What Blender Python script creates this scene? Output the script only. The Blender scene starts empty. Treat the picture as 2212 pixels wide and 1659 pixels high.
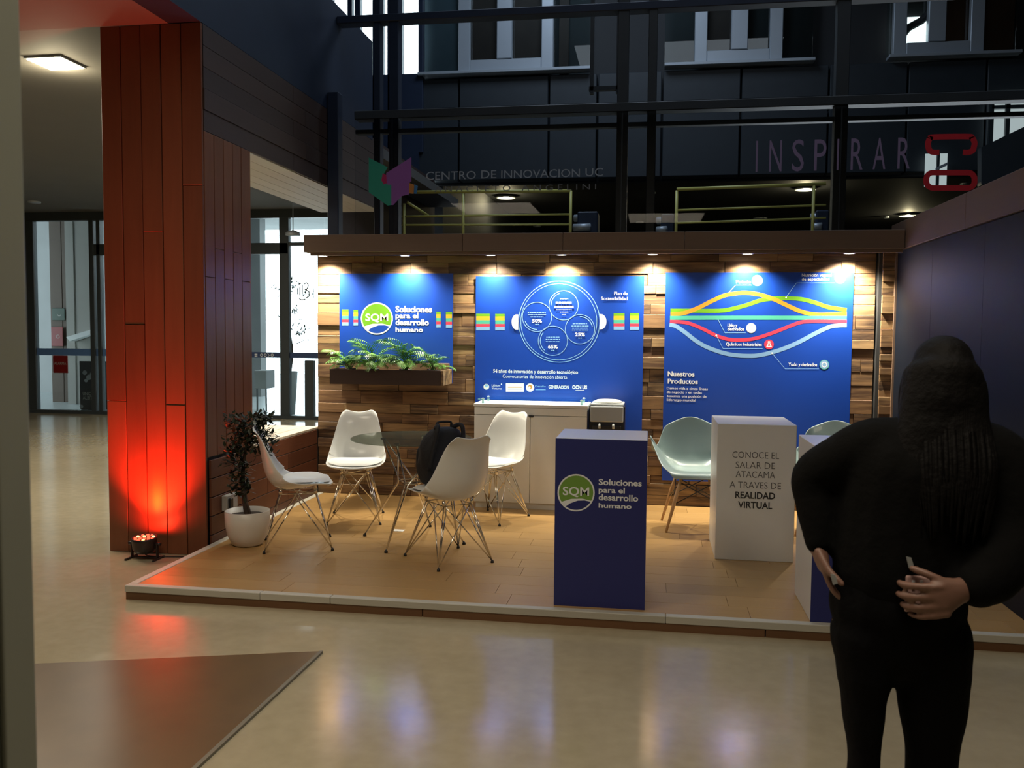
import bpy, math, random
import numpy as np
from mathutils import Vector, Matrix, noise

random.seed(7)
SC = bpy.context.scene
COL = SC.collection

# ------------------------------------------------------------------ camera
FPX = 1910.48
YAW, PITCH, ROLL, CAMH = 0.15537553, 0.05954357, 0.0084281, 1.55

def cam_axes():
    cy, sy = math.cos(YAW), math.sin(YAW)
    r = np.array([cy, sy, 0.]); f = np.array([-sy, cy, 0.]); u = np.array([0, 0, 1.])
    cp, sp = math.cos(PITCH), math.sin(PITCH)
    f2 = f * cp - u * sp; u2 = u * cp + f * sp
    cr, sr = math.cos(ROLL), math.sin(ROLL)
    return r * cr + u2 * sr, -r * sr + u2 * cr, f2

AX_R, AX_U, AX_F = cam_axes()

def on(x, y, X=None, Y=None, Z=None):
    """photograph measurement -> point on a known real plane (X=, Y= or Z=)"""
    d = AX_R * (x - 1106) / FPX - AX_U * (y - 829.5) / FPX + AX_F
    if X is not None: t = X / d[0]
    elif Y is not None: t = Y / d[1]
    else: t = (Z - CAMH) / d[2]
    return Vector((t * d[0], t * d[1], CAMH + t * d[2]))

cam = bpy.data.cameras.new('camera'); camo = bpy.data.objects.new('camera', cam); COL.objects.link(camo)
m = Matrix.Identity(4)
for i in range(3):
    m[i][0] = AX_R[i]; m[i][1] = AX_U[i]; m[i][2] = -AX_F[i]
m[2][3] = CAMH
camo.matrix_world = m
cam.sensor_width = 36; cam.lens = FPX / 2212 * 36
cam.clip_start = 0.05; cam.clip_end = 200
cam.dof.use_dof = True; cam.dof.focus_distance = 6.5; cam.dof.aperture_fstop = 9
SC.camera = camo

# ------------------------------------------------------------------ world, exposure
SC.view_settings.view_transform = 'Standard'
SC.view_settings.look = 'None'
SC.view_settings.gamma = 1.0
SC.view_settings.exposure = 0.0
SC.view_settings.use_curve_mapping = False
w = bpy.data.worlds.new('sky'); SC.world = w; w.use_nodes = True
w.node_tree.nodes['Background'].inputs[0].default_value = (0.86, 0.94, 1.0, 1)
w.node_tree.nodes['Background'].inputs[1].default_value = 6.0

def area(name, loc, size, power, color, rot=(0, 0, 0), sy=None):
    l = bpy.data.lights.new(name, 'AREA'); l.energy = power; l.color = color
    l.shape = 'RECTANGLE'; l.size = size; l.size_y = sy or size
    o = bpy.data.objects.new(name, l); COL.objects.link(o); o.location = loc; o.rotation_euler = rot
    return o

# house lighting: warm ceiling fittings over the concourse the camera stands in, cool fill lights added under the atrium roof
area('concourse_light', (0.2, 1.2, 3.45), 1.2, 40, (1.0, 0.86, 0.66), sy=1.2)
area('concourse_light', (-2.4, 2.6, 3.45), 1.2, 46, (1.0, 0.86, 0.66), sy=1.2)
area('concourse_light', (-6.2, 6.5, 3.5), 1.6, 120, (1.0, 0.88, 0.70), sy=1.6)
area('concourse_light', (-6.2, 10.5, 3.5), 1.6, 100, (1.0, 0.90, 0.74), sy=1.6)
area('atrium_fill', (0.5, 6.0, 8.6), 5.0, 85, (0.80, 0.88, 1.0), sy=4.0)
area('facade_fill', (-1.0, 11.8, 8.8), 3.0, 150, (0.65, 0.80, 1.0), sy=2.5)

# ------------------------------------------------------------------ materials
def srgb(c):
    return tuple(((v / 255) / 12.92 if v / 255 <= 0.04045 else ((v / 255 + 0.055) / 1.055) ** 2.4) for v in c)

class NT:
    def __init__(s, name):
        s.m = bpy.data.materials.new(name); s.m.use_nodes = True
        s.t = s.m.node_tree; s.b = s.t.nodes['Principled BSDF']; s.out = s.t.nodes['Material Output']
    def n(s, typ, **k):
        nd = s.t.nodes.new(typ)
        for a, v in k.items():
            if a in nd.inputs.keys(): nd.inputs[a].default_value = v
            else: setattr(nd, a, v)
        return nd
    def l(s, a, b): s.t.links.new(a, b)

def mat(name, c, rough=0.6, metal=0.0, spec=0.5, var=0.0, scale=6.0, coat=0.0, bump=0.0, emit=0.0, ecol=None):
    s = NT(name); b = s.b
    c = tuple(c) + (1,)
    b.inputs['Base Color'].default_value = c
    b.inputs['Roughness'].default_value = rough; b.inputs['Metallic'].default_value = metal
    b.inputs['Specular IOR Level'].default_value = spec; b.inputs['Coat Weight'].default_value = coat
    tc = s.n('ShaderNodeTexCoord'); nz = s.n('ShaderNodeTexNoise', Scale=scale, Detail=4.0)
    s.l(tc.outputs['Object'], nz.inputs['Vector'])
    if var >= 0:
        var = max(var, 0.04)
        mx = s.n('ShaderNodeMixRGB'); mx.blend_type = 'MIX'
        mx.inputs[1].default_value = tuple(v * (1 - var) for v in c[:3]) + (1,)
        mx.inputs[2].default_value = tuple(min(1, v * (1 + var)) for v in c[:3]) + (1,)
        s.l(nz.outputs['Fac'], mx.inputs[0]); s.l(mx.outputs[0], b.inputs['Base Color'])
    if bump > 0:
        bp = s.n('ShaderNodeBump', Strength=bump, Distance=0.01); s.l(nz.outputs['Fac'], bp.inputs['Height']); s.l(bp.outputs[0], b.inputs['Normal'])
    if emit > 0:
        b.inputs['Emission Color'].default_value = tuple(ecol or c[:3]) + (1,) if len(tuple(ecol or c[:3])) == 3 else ecol
        b.inputs['Emission Strength'].default_value = emit
    return s.m

def wood(name, cols, axis='X', rough=0.5, grain=1.0, rnd=1.0, coat=0.0, bump=0.25):
    """planks: colour picked per board, grain stretched along the board, a few knots"""
    s = NT(name); b = s.b
    tc = s.n('ShaderNodeTexCoord'); oi = s.n('ShaderNodeObjectInfo')
    mul = s.n('ShaderNodeMath', operation='MULTIPLY'); mul.inputs[1].default_value = 37.0; s.l(oi.outputs['Random'], mul.inputs[0])
    add = s.n('ShaderNodeVectorMath', operation='ADD'); s.l(tc.outputs['Object'], add.inputs[0]); s.l(mul.outputs[0], add.inputs[1])
    mp = s.n('ShaderNodeMapping'); sc = {'X': (1.6, 22, 22), 'Y': (22, 1.6, 22), 'Z': (22, 22, 1.6)}[axis]
    mp.inputs['Scale'].default_value = tuple(v * grain for v in sc); s.l(add.outputs[0], mp.inputs[0])
    nz = s.n('ShaderNodeTexNoise', Scale=1.0, Detail=6.0, Roughness=0.6, Distortion=0.6); s.l(mp.outputs[0], nz.inputs['Vector'])
    n2 = s.n('ShaderNodeTexNoise', Scale=2.2, Detail=2.0); s.l(add.outputs[0], n2.inputs['Vector'])
    rp = s.n('ShaderNodeValToRGB'); e = rp.color_ramp.elements
    k = len(cols)
    for i in range(k):
        if i < 2: el = e[i]; el.position = i / (k - 1)
        else: el = e.new(i / (k - 1))
    for i in range(k): e[i].color = tuple(cols[i]) + (1,)
    # value used = random*rnd + noise
    m1 = s.n('ShaderNodeMath', operation='MULTIPLY_ADD'); m1.inputs[1].default_value = 0.62 * rnd; m1.inputs[2].default_value = 0.0
    s.l(oi.outputs['Random'], m1.inputs[0])
    m2 = s.n('ShaderNodeMath', operation='MULTIPLY_ADD'); m2.inputs[1].default_value = 0.5; s.l(nz.outputs['Fac'], m2.inputs[0]); s.l(m1.outputs[0], m2.inputs[2])
    m3 = s.n('ShaderNodeMath', operation='MULTIPLY_ADD'); m3.inputs[1].default_value = 0.25; s.l(n2.outputs['Fac'], m3.inputs[0]); s.l(m2.outputs[0], m3.inputs[2])
    m4 = s.n('ShaderNodeMath', operation='SUBTRACT'); m4.inputs[1].default_value = 0.2 + 0.0 * rnd + (0 if rnd > 0.5 else -0.12); s.l(m3.outputs[0], m4.inputs[0])
    s.l(m4.outputs[0], rp.inputs[0]); s.l(rp.outputs[0], b.inputs['Base Color'])
    # knots
    b.inputs['Roughness'].default_value = rough; b.inputs['Coat Weight'].default_value = coat; b.inputs['Coat Roughness'].default_value = 0.15
    bp = s.n('ShaderNodeBump', Strength=bump, Distance=0.004); s.l(nz.outputs['Fac'], bp.inputs['Height']); s.l(bp.outputs[0], b.inputs['Normal'])
    return s.m

def glass(name, tint=(0.9, 0.95, 0.95), refl=1.0, rough=0.0, ior=1.45):
    s = NT(name); t = s.t
    t.nodes.remove(s.b)
    tr = s.n('ShaderNodeBsdfTransparent'); tr.inputs[0].default_value = tuple(tint) + (1,)
    gl = s.n('ShaderNodeBsdfGlossy'); gl.inputs['Roughness'].default_value = rough; gl.inputs['Color'].default_value = (refl, refl, refl, 1)
    fr = s.n('ShaderNodeFresnel'); fr.inputs[0].default_value = ior
    mx = s.n('ShaderNodeMixShader'); s.l(fr.outputs[0], mx.inputs[0]); s.l(tr.outputs[0], mx.inputs[1]); s.l(gl.outputs[0], mx.inputs[2])
    s.l(mx.outputs[0], s.out.inputs[0]); return s.m

def smoked():
    s = NT('smoked_glass'); t = s.t
    s.b.inputs['Base Color'].default_value = (0.16, 0.18, 0.15, 1); s.b.inputs['Roughness'].default_value = 0.05
    tr = s.n('ShaderNodeBsdfTransparent'); tr.inputs[0].default_value = (0.80, 0.85, 0.78, 1)
    mx = s.n('ShaderNodeMixShader'); mx.inputs[0].default_value = 0.42  # diffuse share also puts the top's pale reflection into the colour
    s.l(tr.outputs[0], mx.inputs[1]); s.l(s.b.outputs[0], mx.inputs[2]); s.l(mx.outputs[0], s.out.inputs[0]); return s.m

def emis(name, c, st):
    s = NT(name); s.t.nodes.remove(s.b)
    e = s.n('ShaderNodeEmission'); e.inputs[0].default_value = tuple(c) + (1,); e.inputs[1].default_value = st
    s.l(e.outputs[0], s.out.inputs[0]); return s.m

def concrete():
    s = NT('polished_concrete'); b = s.b
    tc = s.n('ShaderNodeTexCoord')
    n1 = s.n('ShaderNodeTexNoise', Scale=0.9, Detail=5.0); n2 = s.n('ShaderNodeTexNoise', Scale=14.0, Detail=6.0)
    s.l(tc.outputs['Object'], n1.inputs['Vector']); s.l(tc.outputs['Object'], n2.inputs['Vector'])
    rp = s.n('ShaderNodeValToRGB'); e = rp.color_ramp.elements
    e[0].position = 0.25; e[0].color = (0.33, 0.275, 0.17, 1); e[1].position = 0.75; e[1].color = (0.49, 0.415, 0.27, 1)
    mx = s.n('ShaderNodeMath', operation='MULTIPLY_ADD'); mx.inputs[1].default_value = 0.35; s.l(n2.outputs['Fac'], mx.inputs[0])
    m2 = s.n('ShaderNodeMath', operation='MULTIPLY'); m2.inputs[1].default_value = 0.65; s.l(n1.outputs['Fac'], m2.inputs[0]); s.l(m2.outputs[0], mx.inputs[2])
    s.l(mx.outputs[0], rp.inputs[0]); s.l(rp.outputs[0], b.inputs['Base Color'])
    r2 = s.n('ShaderNodeMapRange'); r2.inputs[3].default_value = 0.11; r2.inputs[4].default_value = 0.19; s.l(n2.outputs['Fac'], r2.inputs[0]); s.l(r2.outputs[0], b.inputs['Roughness'])
    n3 = s.n('ShaderNodeTexNoise', Scale=3.0, Detail=3.0); s.l(tc.outputs['Object'], n3.inputs['Vector'])
    bp = s.n('ShaderNodeBump', Strength=0.07, Distance=0.02); s.l(n3.outputs['Fac'], bp.inputs['Height']); s.l(bp.outputs[0], b.inputs['Normal'])
    b.inputs['Specular IOR Level'].default_value = 0.6
    return s.m

M = dict(
    concrete=concrete(),
    reclaimed_x=wood('reclaimed_wood', [(0.025, 0.013, 0.009), (0.11, 0.055, 0.028), (0.26, 0.15, 0.07), (0.05, 0.026, 0.016), (0.33, 0.21, 0.10), (0.09, 0.045, 0.025), (0.30, 0.18, 0.085), (0.035, 0.018, 0.012)], 'X', 0.6),
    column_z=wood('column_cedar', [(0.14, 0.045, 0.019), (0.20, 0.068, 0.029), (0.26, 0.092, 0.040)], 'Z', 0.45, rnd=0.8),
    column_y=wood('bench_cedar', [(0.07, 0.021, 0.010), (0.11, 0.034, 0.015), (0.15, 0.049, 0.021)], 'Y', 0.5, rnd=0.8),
    pale_y=wood('pale_board', [(0.42, 0.36, 0.29), (0.52, 0.46, 0.38), (0.60, 0.54, 0.45)], 'Y', 0.55, rnd=0.8),
    beam_x=wood('beam_wood', [(0.13, 0.085, 0.06), (0.18, 0.115, 0.08), (0.23, 0.15, 0.105)], 'X', 0.6, rnd=0.8),
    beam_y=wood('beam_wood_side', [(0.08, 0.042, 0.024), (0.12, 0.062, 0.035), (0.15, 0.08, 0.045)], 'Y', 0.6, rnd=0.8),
    laminate=wood('oak_laminate', [(0.33, 0.19, 0.068), (0.42, 0.25, 0.092), (0.50, 0.31, 0.125)], 'X', 0.33, grain=0.8, rnd=0.5, bump=0.06),
    darkbeam_y=wood('dark_beam_side', [(0.035, 0.018, 0.014), (0.05, 0.026, 0.020), (0.065, 0.034, 0.024)], 'Y', 0.7, rnd=0.8),
    outdoor_z=wood('weathered_cladding', [(0.05, 0.035, 0.022), (0.075, 0.05, 0.032), (0.10, 0.065, 0.04)], 'Z', 0.6, rnd=0.8),
    edge_brown=wood('platform_edge_wood', [(0.12, 0.055, 0.022), (0.17, 0.08, 0.033), (0.21, 0.10, 0.045)], 'X', 0.55, rnd=0.6),
    whitewash_x=wood('whitewashed_batten', [(0.42, 0.39, 0.32), (0.52, 0.49, 0.41), (0.60, 0.57, 0.48)], 'X', 0.5, rnd=0.5),
    white=mat('white_laminate', (0.74, 0.74, 0.71), 0.35),
    white_pl=mat('white_plastic', (0.80, 0.81, 0.78), 0.28, coat=0.2),
    cushion=mat('white_cushion', (0.82, 0.82, 0.78), 0.5),
    greyblue=mat('grey_blue_plastic', (0.24, 0.32, 0.32), 0.3, coat=0.2),
    chrome=mat('chrome', (0.75, 0.72, 0.66), 0.12, metal=1.0),
    black=mat('black_rubber', (0.012, 0.012, 0.012), 0.5),
    blackgloss=mat('black_plastic', (0.01, 0.01, 0.012), 0.2),
    silver=mat('silver_plastic', (0.42, 0.44, 0.44), 0.3, metal=0.3),
    legwood=mat('beech_leg', (0.42, 0.25, 0.12), 0.4, var=0.15, scale=30),
    tabletop=smoked(),
    clear=glass('clear_glass', (0.90, 0.96, 0.96), 1.0),
    clear_atr=glass('atrium_glass', (0.97, 0.98, 0.99), 0.12),
    cyanglass=glass('display_glass', (0.70, 0.95, 0.98), 1.0),
    blue=mat('blue_vinyl_banner', (0.004, 0.05, 0.38), 0.42, var=0.06, scale=1.5),
    navy=mat('navy_vinyl', (0.022, 0.028, 0.16), 0.38, var=0.06, scale=2),
    ink=mat('white_ink', (0.82, 0.84, 0.86), 0.5),
    inkblue=mat('pale_blue_ink', (0.28, 0.55, 0.85), 0.5),
    lime=mat('lime_ink', (0.12, 0.32, 0.01), 0.5),
    olive=mat('olive_ink', (0.17, 0.33, 0.05), 0.5),
    yellow=mat('yellow_ink', (0.62, 0.36, 0.02), 0.5),
    orange=mat('orange_ink', (0.62, 0.25, 0.02), 0.5),
    teal=mat('teal_ink', (0.06, 0.38, 0.28), 0.5),
    red=mat('red_ink', (0.62, 0.04, 0.09), 0.5),
    skyink=mat('light_blue_ink', (0.20, 0.38, 0.66), 0.5),
    dark_ink=mat('black_ink', (0.02, 0.02, 0.02), 0.5),
    thin_ink=mat('grey_ink', (0.10, 0.10, 0.10), 0.5),
    wallblack=mat('black_board', (0.004, 0.007, 0.014), 0.55, spec=0.15, var=0.1, scale=3),
    steel=mat('dark_steel', (0.045, 0.055, 0.065), 0.45, var=0.15),
    steelblue=mat('navy_steel_and_flare', (0.016, 0.028, 0.060), 0.5, var=0.2),
    darkgrey=mat('dark_grey_panel', (0.026, 0.034, 0.042), 0.5, var=0.15),
    dark=mat('dark_ceiling', (0.022, 0.024, 0.027), 0.7, var=0.1),
    ceil=mat('grey_plaster_ceiling', (0.13, 0.125, 0.115), 0.8, var=0.08, scale=2),
    ceilwhite=mat('pale_ceiling', (0.45, 0.42, 0.40), 0.8),
    alu=mat('aluminium_frame', (0.45, 0.50, 0.55), 0.4, metal=0.3),
    frame=mat('charcoal_window_frame', (0.045, 0.055, 0.06), 0.4),
    doorframe=mat('grey_green_aluminium', (0.26, 0.27, 0.22), 0.45, metal=0.2),
    railyellow=mat('yellow_painted_steel', (0.60, 0.57, 0.16), 0.4),
    mat_rug=mat('brown_entrance_mat', (0.15, 0.095, 0.045), 0.28, var=0.25, scale=5, spec=0.6),
    matedge=mat('mat_edging', (0.20, 0.18, 0.13), 0.4),
    pot=mat('white_glazed_pot', (0.72, 0.69, 0.63), 0.35),
    soil=mat('soil', (0.03, 0.02, 0.013), 0.9, var=0.4, scale=80, bump=0.6),
    leaf=mat('palm_leaf', (0.10, 0.27, 0.03), 0.45, var=0.4, scale=20),
    darkleaf=mat('dark_leaf', (0.018, 0.030, 0.012), 0.5, var=0.4, scale=20),
    bark=mat('bark', (0.05, 0.032, 0.022), 0.8, var=0.3, scale=30, bump=0.5),
    planter=wood('planter_wood', [(0.03, 0.015, 0.012), (0.045, 0.023, 0.017), (0.06, 0.03, 0.02)], 'X', 0.6, rnd=0.6),
    fabric=mat('black_nylon', (0.010, 0.010, 0.013), 0.75, var=0.2, scale=60, bump=0.3),
    cloth=mat('black_wool', (0.004, 0.004, 0.004), 0.9, spec=0.1, var=0.25, scale=40, bump=0.3),
    trouser=mat('black_denim', (0.003, 0.003, 0.0035), 0.9, spec=0.1, var=0.2, scale=60, bump=0.2),
    hair=mat('black_hair', (0.003, 0.0025, 0.0025), 0.7, spec=0.15, var=0.3, scale=60, bump=0.4),
    skin=mat('skin', (0.20, 0.105, 0.075), 0.5, var=0.06),
    outwhite=mat('white_render', (0.85, 0.87, 0.86), 0.8),
    outgrey=mat('grey_concrete', (0.24, 0.25, 0.25), 0.8, var=0.15, scale=1.5),
    outfloor=mat('pale_paving', (0.36, 0.40, 0.40), 0.25, var=0.1),
    green=mat('green_sign', (0.005, 0.04, 0.02), 0.4),
    redsign=mat('red_sign', (0.20, 0.01, 0.01), 0.4),
    bandblue=mat('blue_glass_band', (0.10, 0.20, 0.42), 0.4),
    bandnavy=mat('navy_glass_band', (0.04, 0.07, 0.17), 0.4),
    lampwarm=emis('warm_lamp', (1.0, 0.83, 0.50), 14),
    lampcool=emis('neutral_lamp', (1.0, 0.95, 0.80), 10),
    spotface=emis('spotlight_lens', (1.0, 0.93, 0.78), 25),
    led=emis('red_led', (1.0, 0.09, 0.04), 2.6),
    ledy=emis('amber_led', (1.0, 0.45, 0.12), 6),
    screen=emis('lit_interior_window', (0.72, 0.85, 0.85), 0.55),
    sign_c=emis('cyan_lamp', (0.2, 0.6, 1.0), 2.0),
    textgrey=mat('frosted_grey_vinyl', (0.42, 0.48, 0.55), 0.6),
    textdim=mat('dim_grey_vinyl', (0.22, 0.23, 0.24), 0.6),
    textpurple=mat('frosted_purple_vinyl', (0.36, 0.27, 0.47), 0.6),
    vgreen=mat('green_vinyl', (0.04, 0.42, 0.29), 0.6),
    vpurple=mat('purple_vinyl', (0.38, 0.14, 0.50), 0.6),
    vmagenta=mat('magenta_vinyl', (0.6, 0.03, 0.15), 0.6),
    vorange=mat('orange_vinyl', (0.7, 0.28, 0.06), 0.6),
    vblue=mat('blue_vinyl', (0.06, 0.25, 0.55), 0.6),
    vred=mat('red_vinyl', (0.85, 0.03, 0.05), 0.6),
    parblack=mat('black_enamel', (0.02, 0.012, 0.012), 0.4),
    paper=mat('white_paper', (0.8, 0.8, 0.78), 0.6),
    screenpale=mat('pale_interior', (0.10, 0.14, 0.17), 0.6, var=0.1),
    outlit=emis('daylight_patch', (0.9, 1.0, 1.0), 2.0),
    outpale=mat('pale_panel', (0.36, 0.35, 0.32), 0.7),
    thin_grey=mat('mid_grey_ink', (0.25, 0.26, 0.27), 0.6),
    phonecase=mat('pink_case', (0.55, 0.36, 0.33), 0.2),
    brownpanel=mat('brown_curtain', (0.06, 0.035, 0.028), 0.7, var=0.3, scale=4),
    orangepanel=mat('orange_brown_panel', (0.12, 0.045, 0.02), 0.6, var=0.2),
)

# ------------------------------------------------------------------ object helpers
def setp(o, label=None, cat=None, group=None, kind=None):
    if label: o['label'] = label
    if cat: o['category'] = cat
    if group: o['group'] = group
    if kind: o['kind'] = kind
    return o

def empty(name, loc, label=None, cat=None, group=None, kind=None, rz=0):
    o = bpy.data.objects.new(name, None); COL.objects.link(o); o.location = Vector(loc); o.rotation_euler = (0, 0, rz)
    o.empty_display_size = 0.1
    return setp(o, label, cat, group, kind)

def origin(o):
    v = Vector((0, 0, 0))
    while o is not None: v = v + Vector(o.location); o = o.parent
    return v

class MB:
    def __init__(s): s.v = []; s.f = []; s.mi = []; s.sm = False
    def add(s, vs, fs):
        b = len(s.v); s.v += [Vector(p) for p in vs]; s.f += [[b + i for i in f] for f in fs]; return s
    def box(s, x0, x1, y0, y1, z0, z1):
        return s.add([(x0, y0, z0), (x1, y0, z0), (x1, y1, z0), (x0, y1, z0), (x0, y0, z1), (x1, y0, z1), (x1, y1, z1), (x0, y1, z1)],
                     [(0, 3, 2, 1), (4, 5, 6, 7), (0, 1, 5, 4), (1, 2, 6, 5), (2, 3, 7, 6), (3, 0, 4, 7)])
    def tube(s, pts, r, n=8, cap=True):
        pts = [Vector(p) for p in pts]
        rs = r if isinstance(r, (list, tuple)) else [r] * len(pts)
        b = len(s.v); prev = None
        for i, p in enumerate(pts):
            d = (pts[min(i + 1, len(pts) - 1)] - pts[max(i - 1, 0)]).normalized()
            if prev is None:
                a = Vector((0, 0, 1)) if abs(d.z) < 0.9 else Vector((1, 0, 0)); u = d.cross(a).normalized()
            else:
                u = (prev - d * prev.dot(d)).normalized()
            prev = u; v = d.cross(u)
            for k in range(n):
                t = 2 * math.pi * k / n; s.v.append(p + (u * math.cos(t) + v * math.sin(t)) * rs[i])
        for i in range(len(pts) - 1):
            for k in range(n):
                k2 = (k + 1) % n; s.f.append([b + i * n + k, b + i * n + k2, b + (i + 1) * n + k2, b + (i + 1) * n + k])
        if cap:
            s.f.append([b + k for k in range(n)][::-1]); s.f.append([b + (len(pts) - 1) * n + k for k in range(n)])
        return s
    def lathe(s, prof, n=32, c=(0, 0, 0)):
        b = len(s.v); c = Vector(c)
        for r, z in prof:
            for k in range(n):
                t = 2 * math.pi * k / n; s.v.append(c + Vector((r * math.cos(t), r * math.sin(t), z)))
        for i in range(len(prof) - 1):
            for k in range(n):
                k2 = (k + 1) % n; s.f.append([b + i * n + k, b + i * n + k2, b + (i + 1) * n + k2, b + (i + 1) * n + k])
        if prof[0][0] > 1e-5: s.f.append([b + k for k in range(n)][::-1])
        if prof[-1][0] > 1e-5: s.f.append([b + (len(prof) - 1) * n + k for k in range(n)])
        return s
    def prism(s, pts, off):
        """closed outline (3-D points in one plane) given thickness off (vector)"""
        n = len(pts); b = len(s.v); off = Vector(off); pts = [Vector(p) for p in pts]
        s.v += pts + [p + off for p in pts]
        s.f.append(list(range(b, b + n))); s.f.append(list(range(b + 2 * n - 1, b + n - 1, -1)))
        for i in range(n):
            j = (i + 1) % n; s.f.append([b + i, b + n + i, b + n + j, b + j])
        return s
    def grid(s, fn, nu, nv):
        b = len(s.v)
        for j in range(nv + 1):
            for i in range(nu + 1): s.v.append(Vector(fn(i / nu, j / nv)))
        for j in range(nv):
            for i in range(nu):
                a = b + j * (nu + 1) + i; s.f.append([a, a + 1, a + nu + 2, a + nu + 1])
        return s
    def build(s, name, m, parent=None, smooth=False, bevel=0.0, seg=1, solid=0.0, sub=0, fix=False):
        me = bpy.data.meshes.new(name); og = origin(parent)
        me.from_pydata([tuple(p - og) for p in s.v], [], s.f); me.update()
        if fix:
            import bmesh
            bm = bmesh.new(); bm.from_mesh(me); bmesh.ops.recalc_face_normals(bm, faces=bm.faces); bm.to_mesh(me); bm.free()
        o = bpy.data.objects.new(name, me); COL.objects.link(o); o.parent = parent
        if m is not None: me.materials.append(m)
        if smooth: me.polygons.foreach_set('use_smooth', [True] * len(me.polygons))
        if solid: md = o.modifiers.new('solid', 'SOLIDIFY'); md.thickness = solid; md.offset = 0
        if sub: md = o.modifiers.new('sub', 'SUBSURF'); md.levels = sub; md.render_levels = sub
        if bevel: md = o.modifiers.new('bevel', 'BEVEL'); md.width = bevel; md.segments = seg; md.limit_method = 'ANGLE'
        return o

def box(name, m, parent, x0, x1, y0, y1, z0, z1, bevel=0.0, seg=1):
    return MB().box(x0, x1, y0, y1, z0, z1).build(name, m, parent, bevel=bevel, seg=seg)

def copy_tree(o, parent=None):
    c = o.copy(); COL.objects.link(c); c.parent = parent
    for ch in [k for k in bpy.data.objects if k.parent == o]: copy_tree(ch, c)
    return c

def smooth_pts(p, n=6):
    out = []
    p = [Vector(q) for q in p]
    for i in range(len(p) - 1):
        a = p[max(i - 1, 0)]; b = p[i]; c = p[i + 1]; d = p[min(i + 2, len(p) - 1)]
        for k in range(n):
            t = k / n
            out.append(0.5 * ((2 * b) + (c - a) * t + (2 * a - 5 * b + 4 * c - d) * t * t + (3 * b - a - 3 * c + d) * t ** 3))
    out.append(p[-1]); return out

# flat print on a surface parallel to the XZ plane (faces the front, -Y)
class Print:
    def __init__(s, Y, parent, ox=0, oy=0, k=1.0):
        s.Y = Y; s.par = parent; s.ox = ox; s.oy = oy; s.k = k; s.lay = 0.0006
    def P(s, x, y):
        return on(s.ox + x / s.k, s.oy + y / s.k, Y=s.Y)
    def up(s): s.lay += 0.00005; return s.Y - s.lay
    def poly(s, pts, m, name='print'):
        y = s.up(); q = [s.P(*p) for p in pts]
        b = MB(); b.v = [Vector((p.x, y, p.z)) for p in q]; b.f = [list(range(len(q)))]
        o = b.build(name, m, s.par)
        if o.data.polygons[0].normal.y > 0: o.data.flip_normals()
        return o
    def rect(s, x0, y0, x1, y1, m, name='print'): return s.poly([(x0, y0), (x1, y0), (x1, y1), (x0, y1)], m, name)
    def stroke(s, pts, wd, m, name='line', smooth=True, closed=False):
        y = s.up(); q = [s.P(*p) for p in pts]; q = [Vector((p.x, 0, p.z)) for p in q]
        if closed: q.append(q[0])
        if smooth: q = smooth_pts(q)
        hw = wd / s.k / FPX * s.Y / 2
        b = MB()
        for i, p in enumerate(q):
            if closed and i in (0, len(q) - 1): d = q[1] - q[-2]
            else: d = q[min(i + 1, len(q) - 1)] - q[max(i - 1, 0)]
            d.normalize(); nrm = Vector((-d.z, 0, d.x))
            b.v += [p + nrm * hw + Vector((0, y, 0)), p - nrm * hw + Vector((0, y, 0))]
        for i in range(len(q) - 1): b.f.append([2 * i, 2 * i + 1, 2 * i + 3, 2 * i + 2])
        return b.build(name, m, s.par)
    def disc(s, x, y, r, m, name='disc', n=40):
        return s.poly([(x + r * math.cos(2 * math.pi * i / n), y + r * math.sin(2 * math.pi * i / n)) for i in range(n)], m, name)
    def ring(s, x, y, r, wd, m, name='ring', a0=0, a1=360, n=48):
        return s.stroke([(x + r * math.cos(math.radians(a0 + (a1 - a0) * i / n)), y + r * math.sin(math.radians(a0 + (a1 - a0) * i / n))) for i in range(n + 1)], wd, m, name, smooth=False)
    def text(s, t, x0, x1, base, cap, m, bold=0.0, name='lettering'):
        y = s.up(); a = s.P(x0, base); b = s.P(x1, base); c = s.P(x0, base - cap)
        return text_mesh(t, Vector((a.x, y, (a.z + b.z) / 2)), b.x - a.x, c.z - a.z, m, s.par, bold, name)

def text_mesh(t, loc, width, cap, m, parent, bold=0.0, name='lettering', font=None):
    cu = bpy.data.curves.new('txt', 'FONT'); cu.body = t; cu.size = 1.0; cu.offset = bold; cu.resolution_u = 3
    to = bpy.data.objects.new('txt', cu); COL.objects.link(to)
    bpy.context.view_layer.update()
    me = bpy.data.meshes.new_from_object(to.evaluated_get(bpy.context.evaluated_depsgraph_get()))
    bpy.data.objects.remove(to); bpy.data.curves.remove(cu)
    xs = [v.co.x for v in me.vertices]
    x0, x1 = min(xs), max(xs); kx = width / (x1 - x0); kz = cap / 0.70
    og = origin(parent)
    for v in me.vertices:
        x, z = (v.co.x - x0) * kx, v.co.y * kz
        v.co = Vector((loc.x + x, loc.y, loc.z + z)) - og
    me.materials.clear(); me.materials.append(m); me.name = name
    o = bpy.data.objects.new(name, me); COL.objects.link(o); o.parent = parent
    return o
# =================================================================== SETTING
ZP = 0.08            # stage height
YF, YW = 4.575, 7.58  # stage front edge, face of the plank wall
XL, XR = -2.95, 1.93
YBAN = 7.549

def struct(o): o['kind'] = 'structure'; return o

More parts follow.
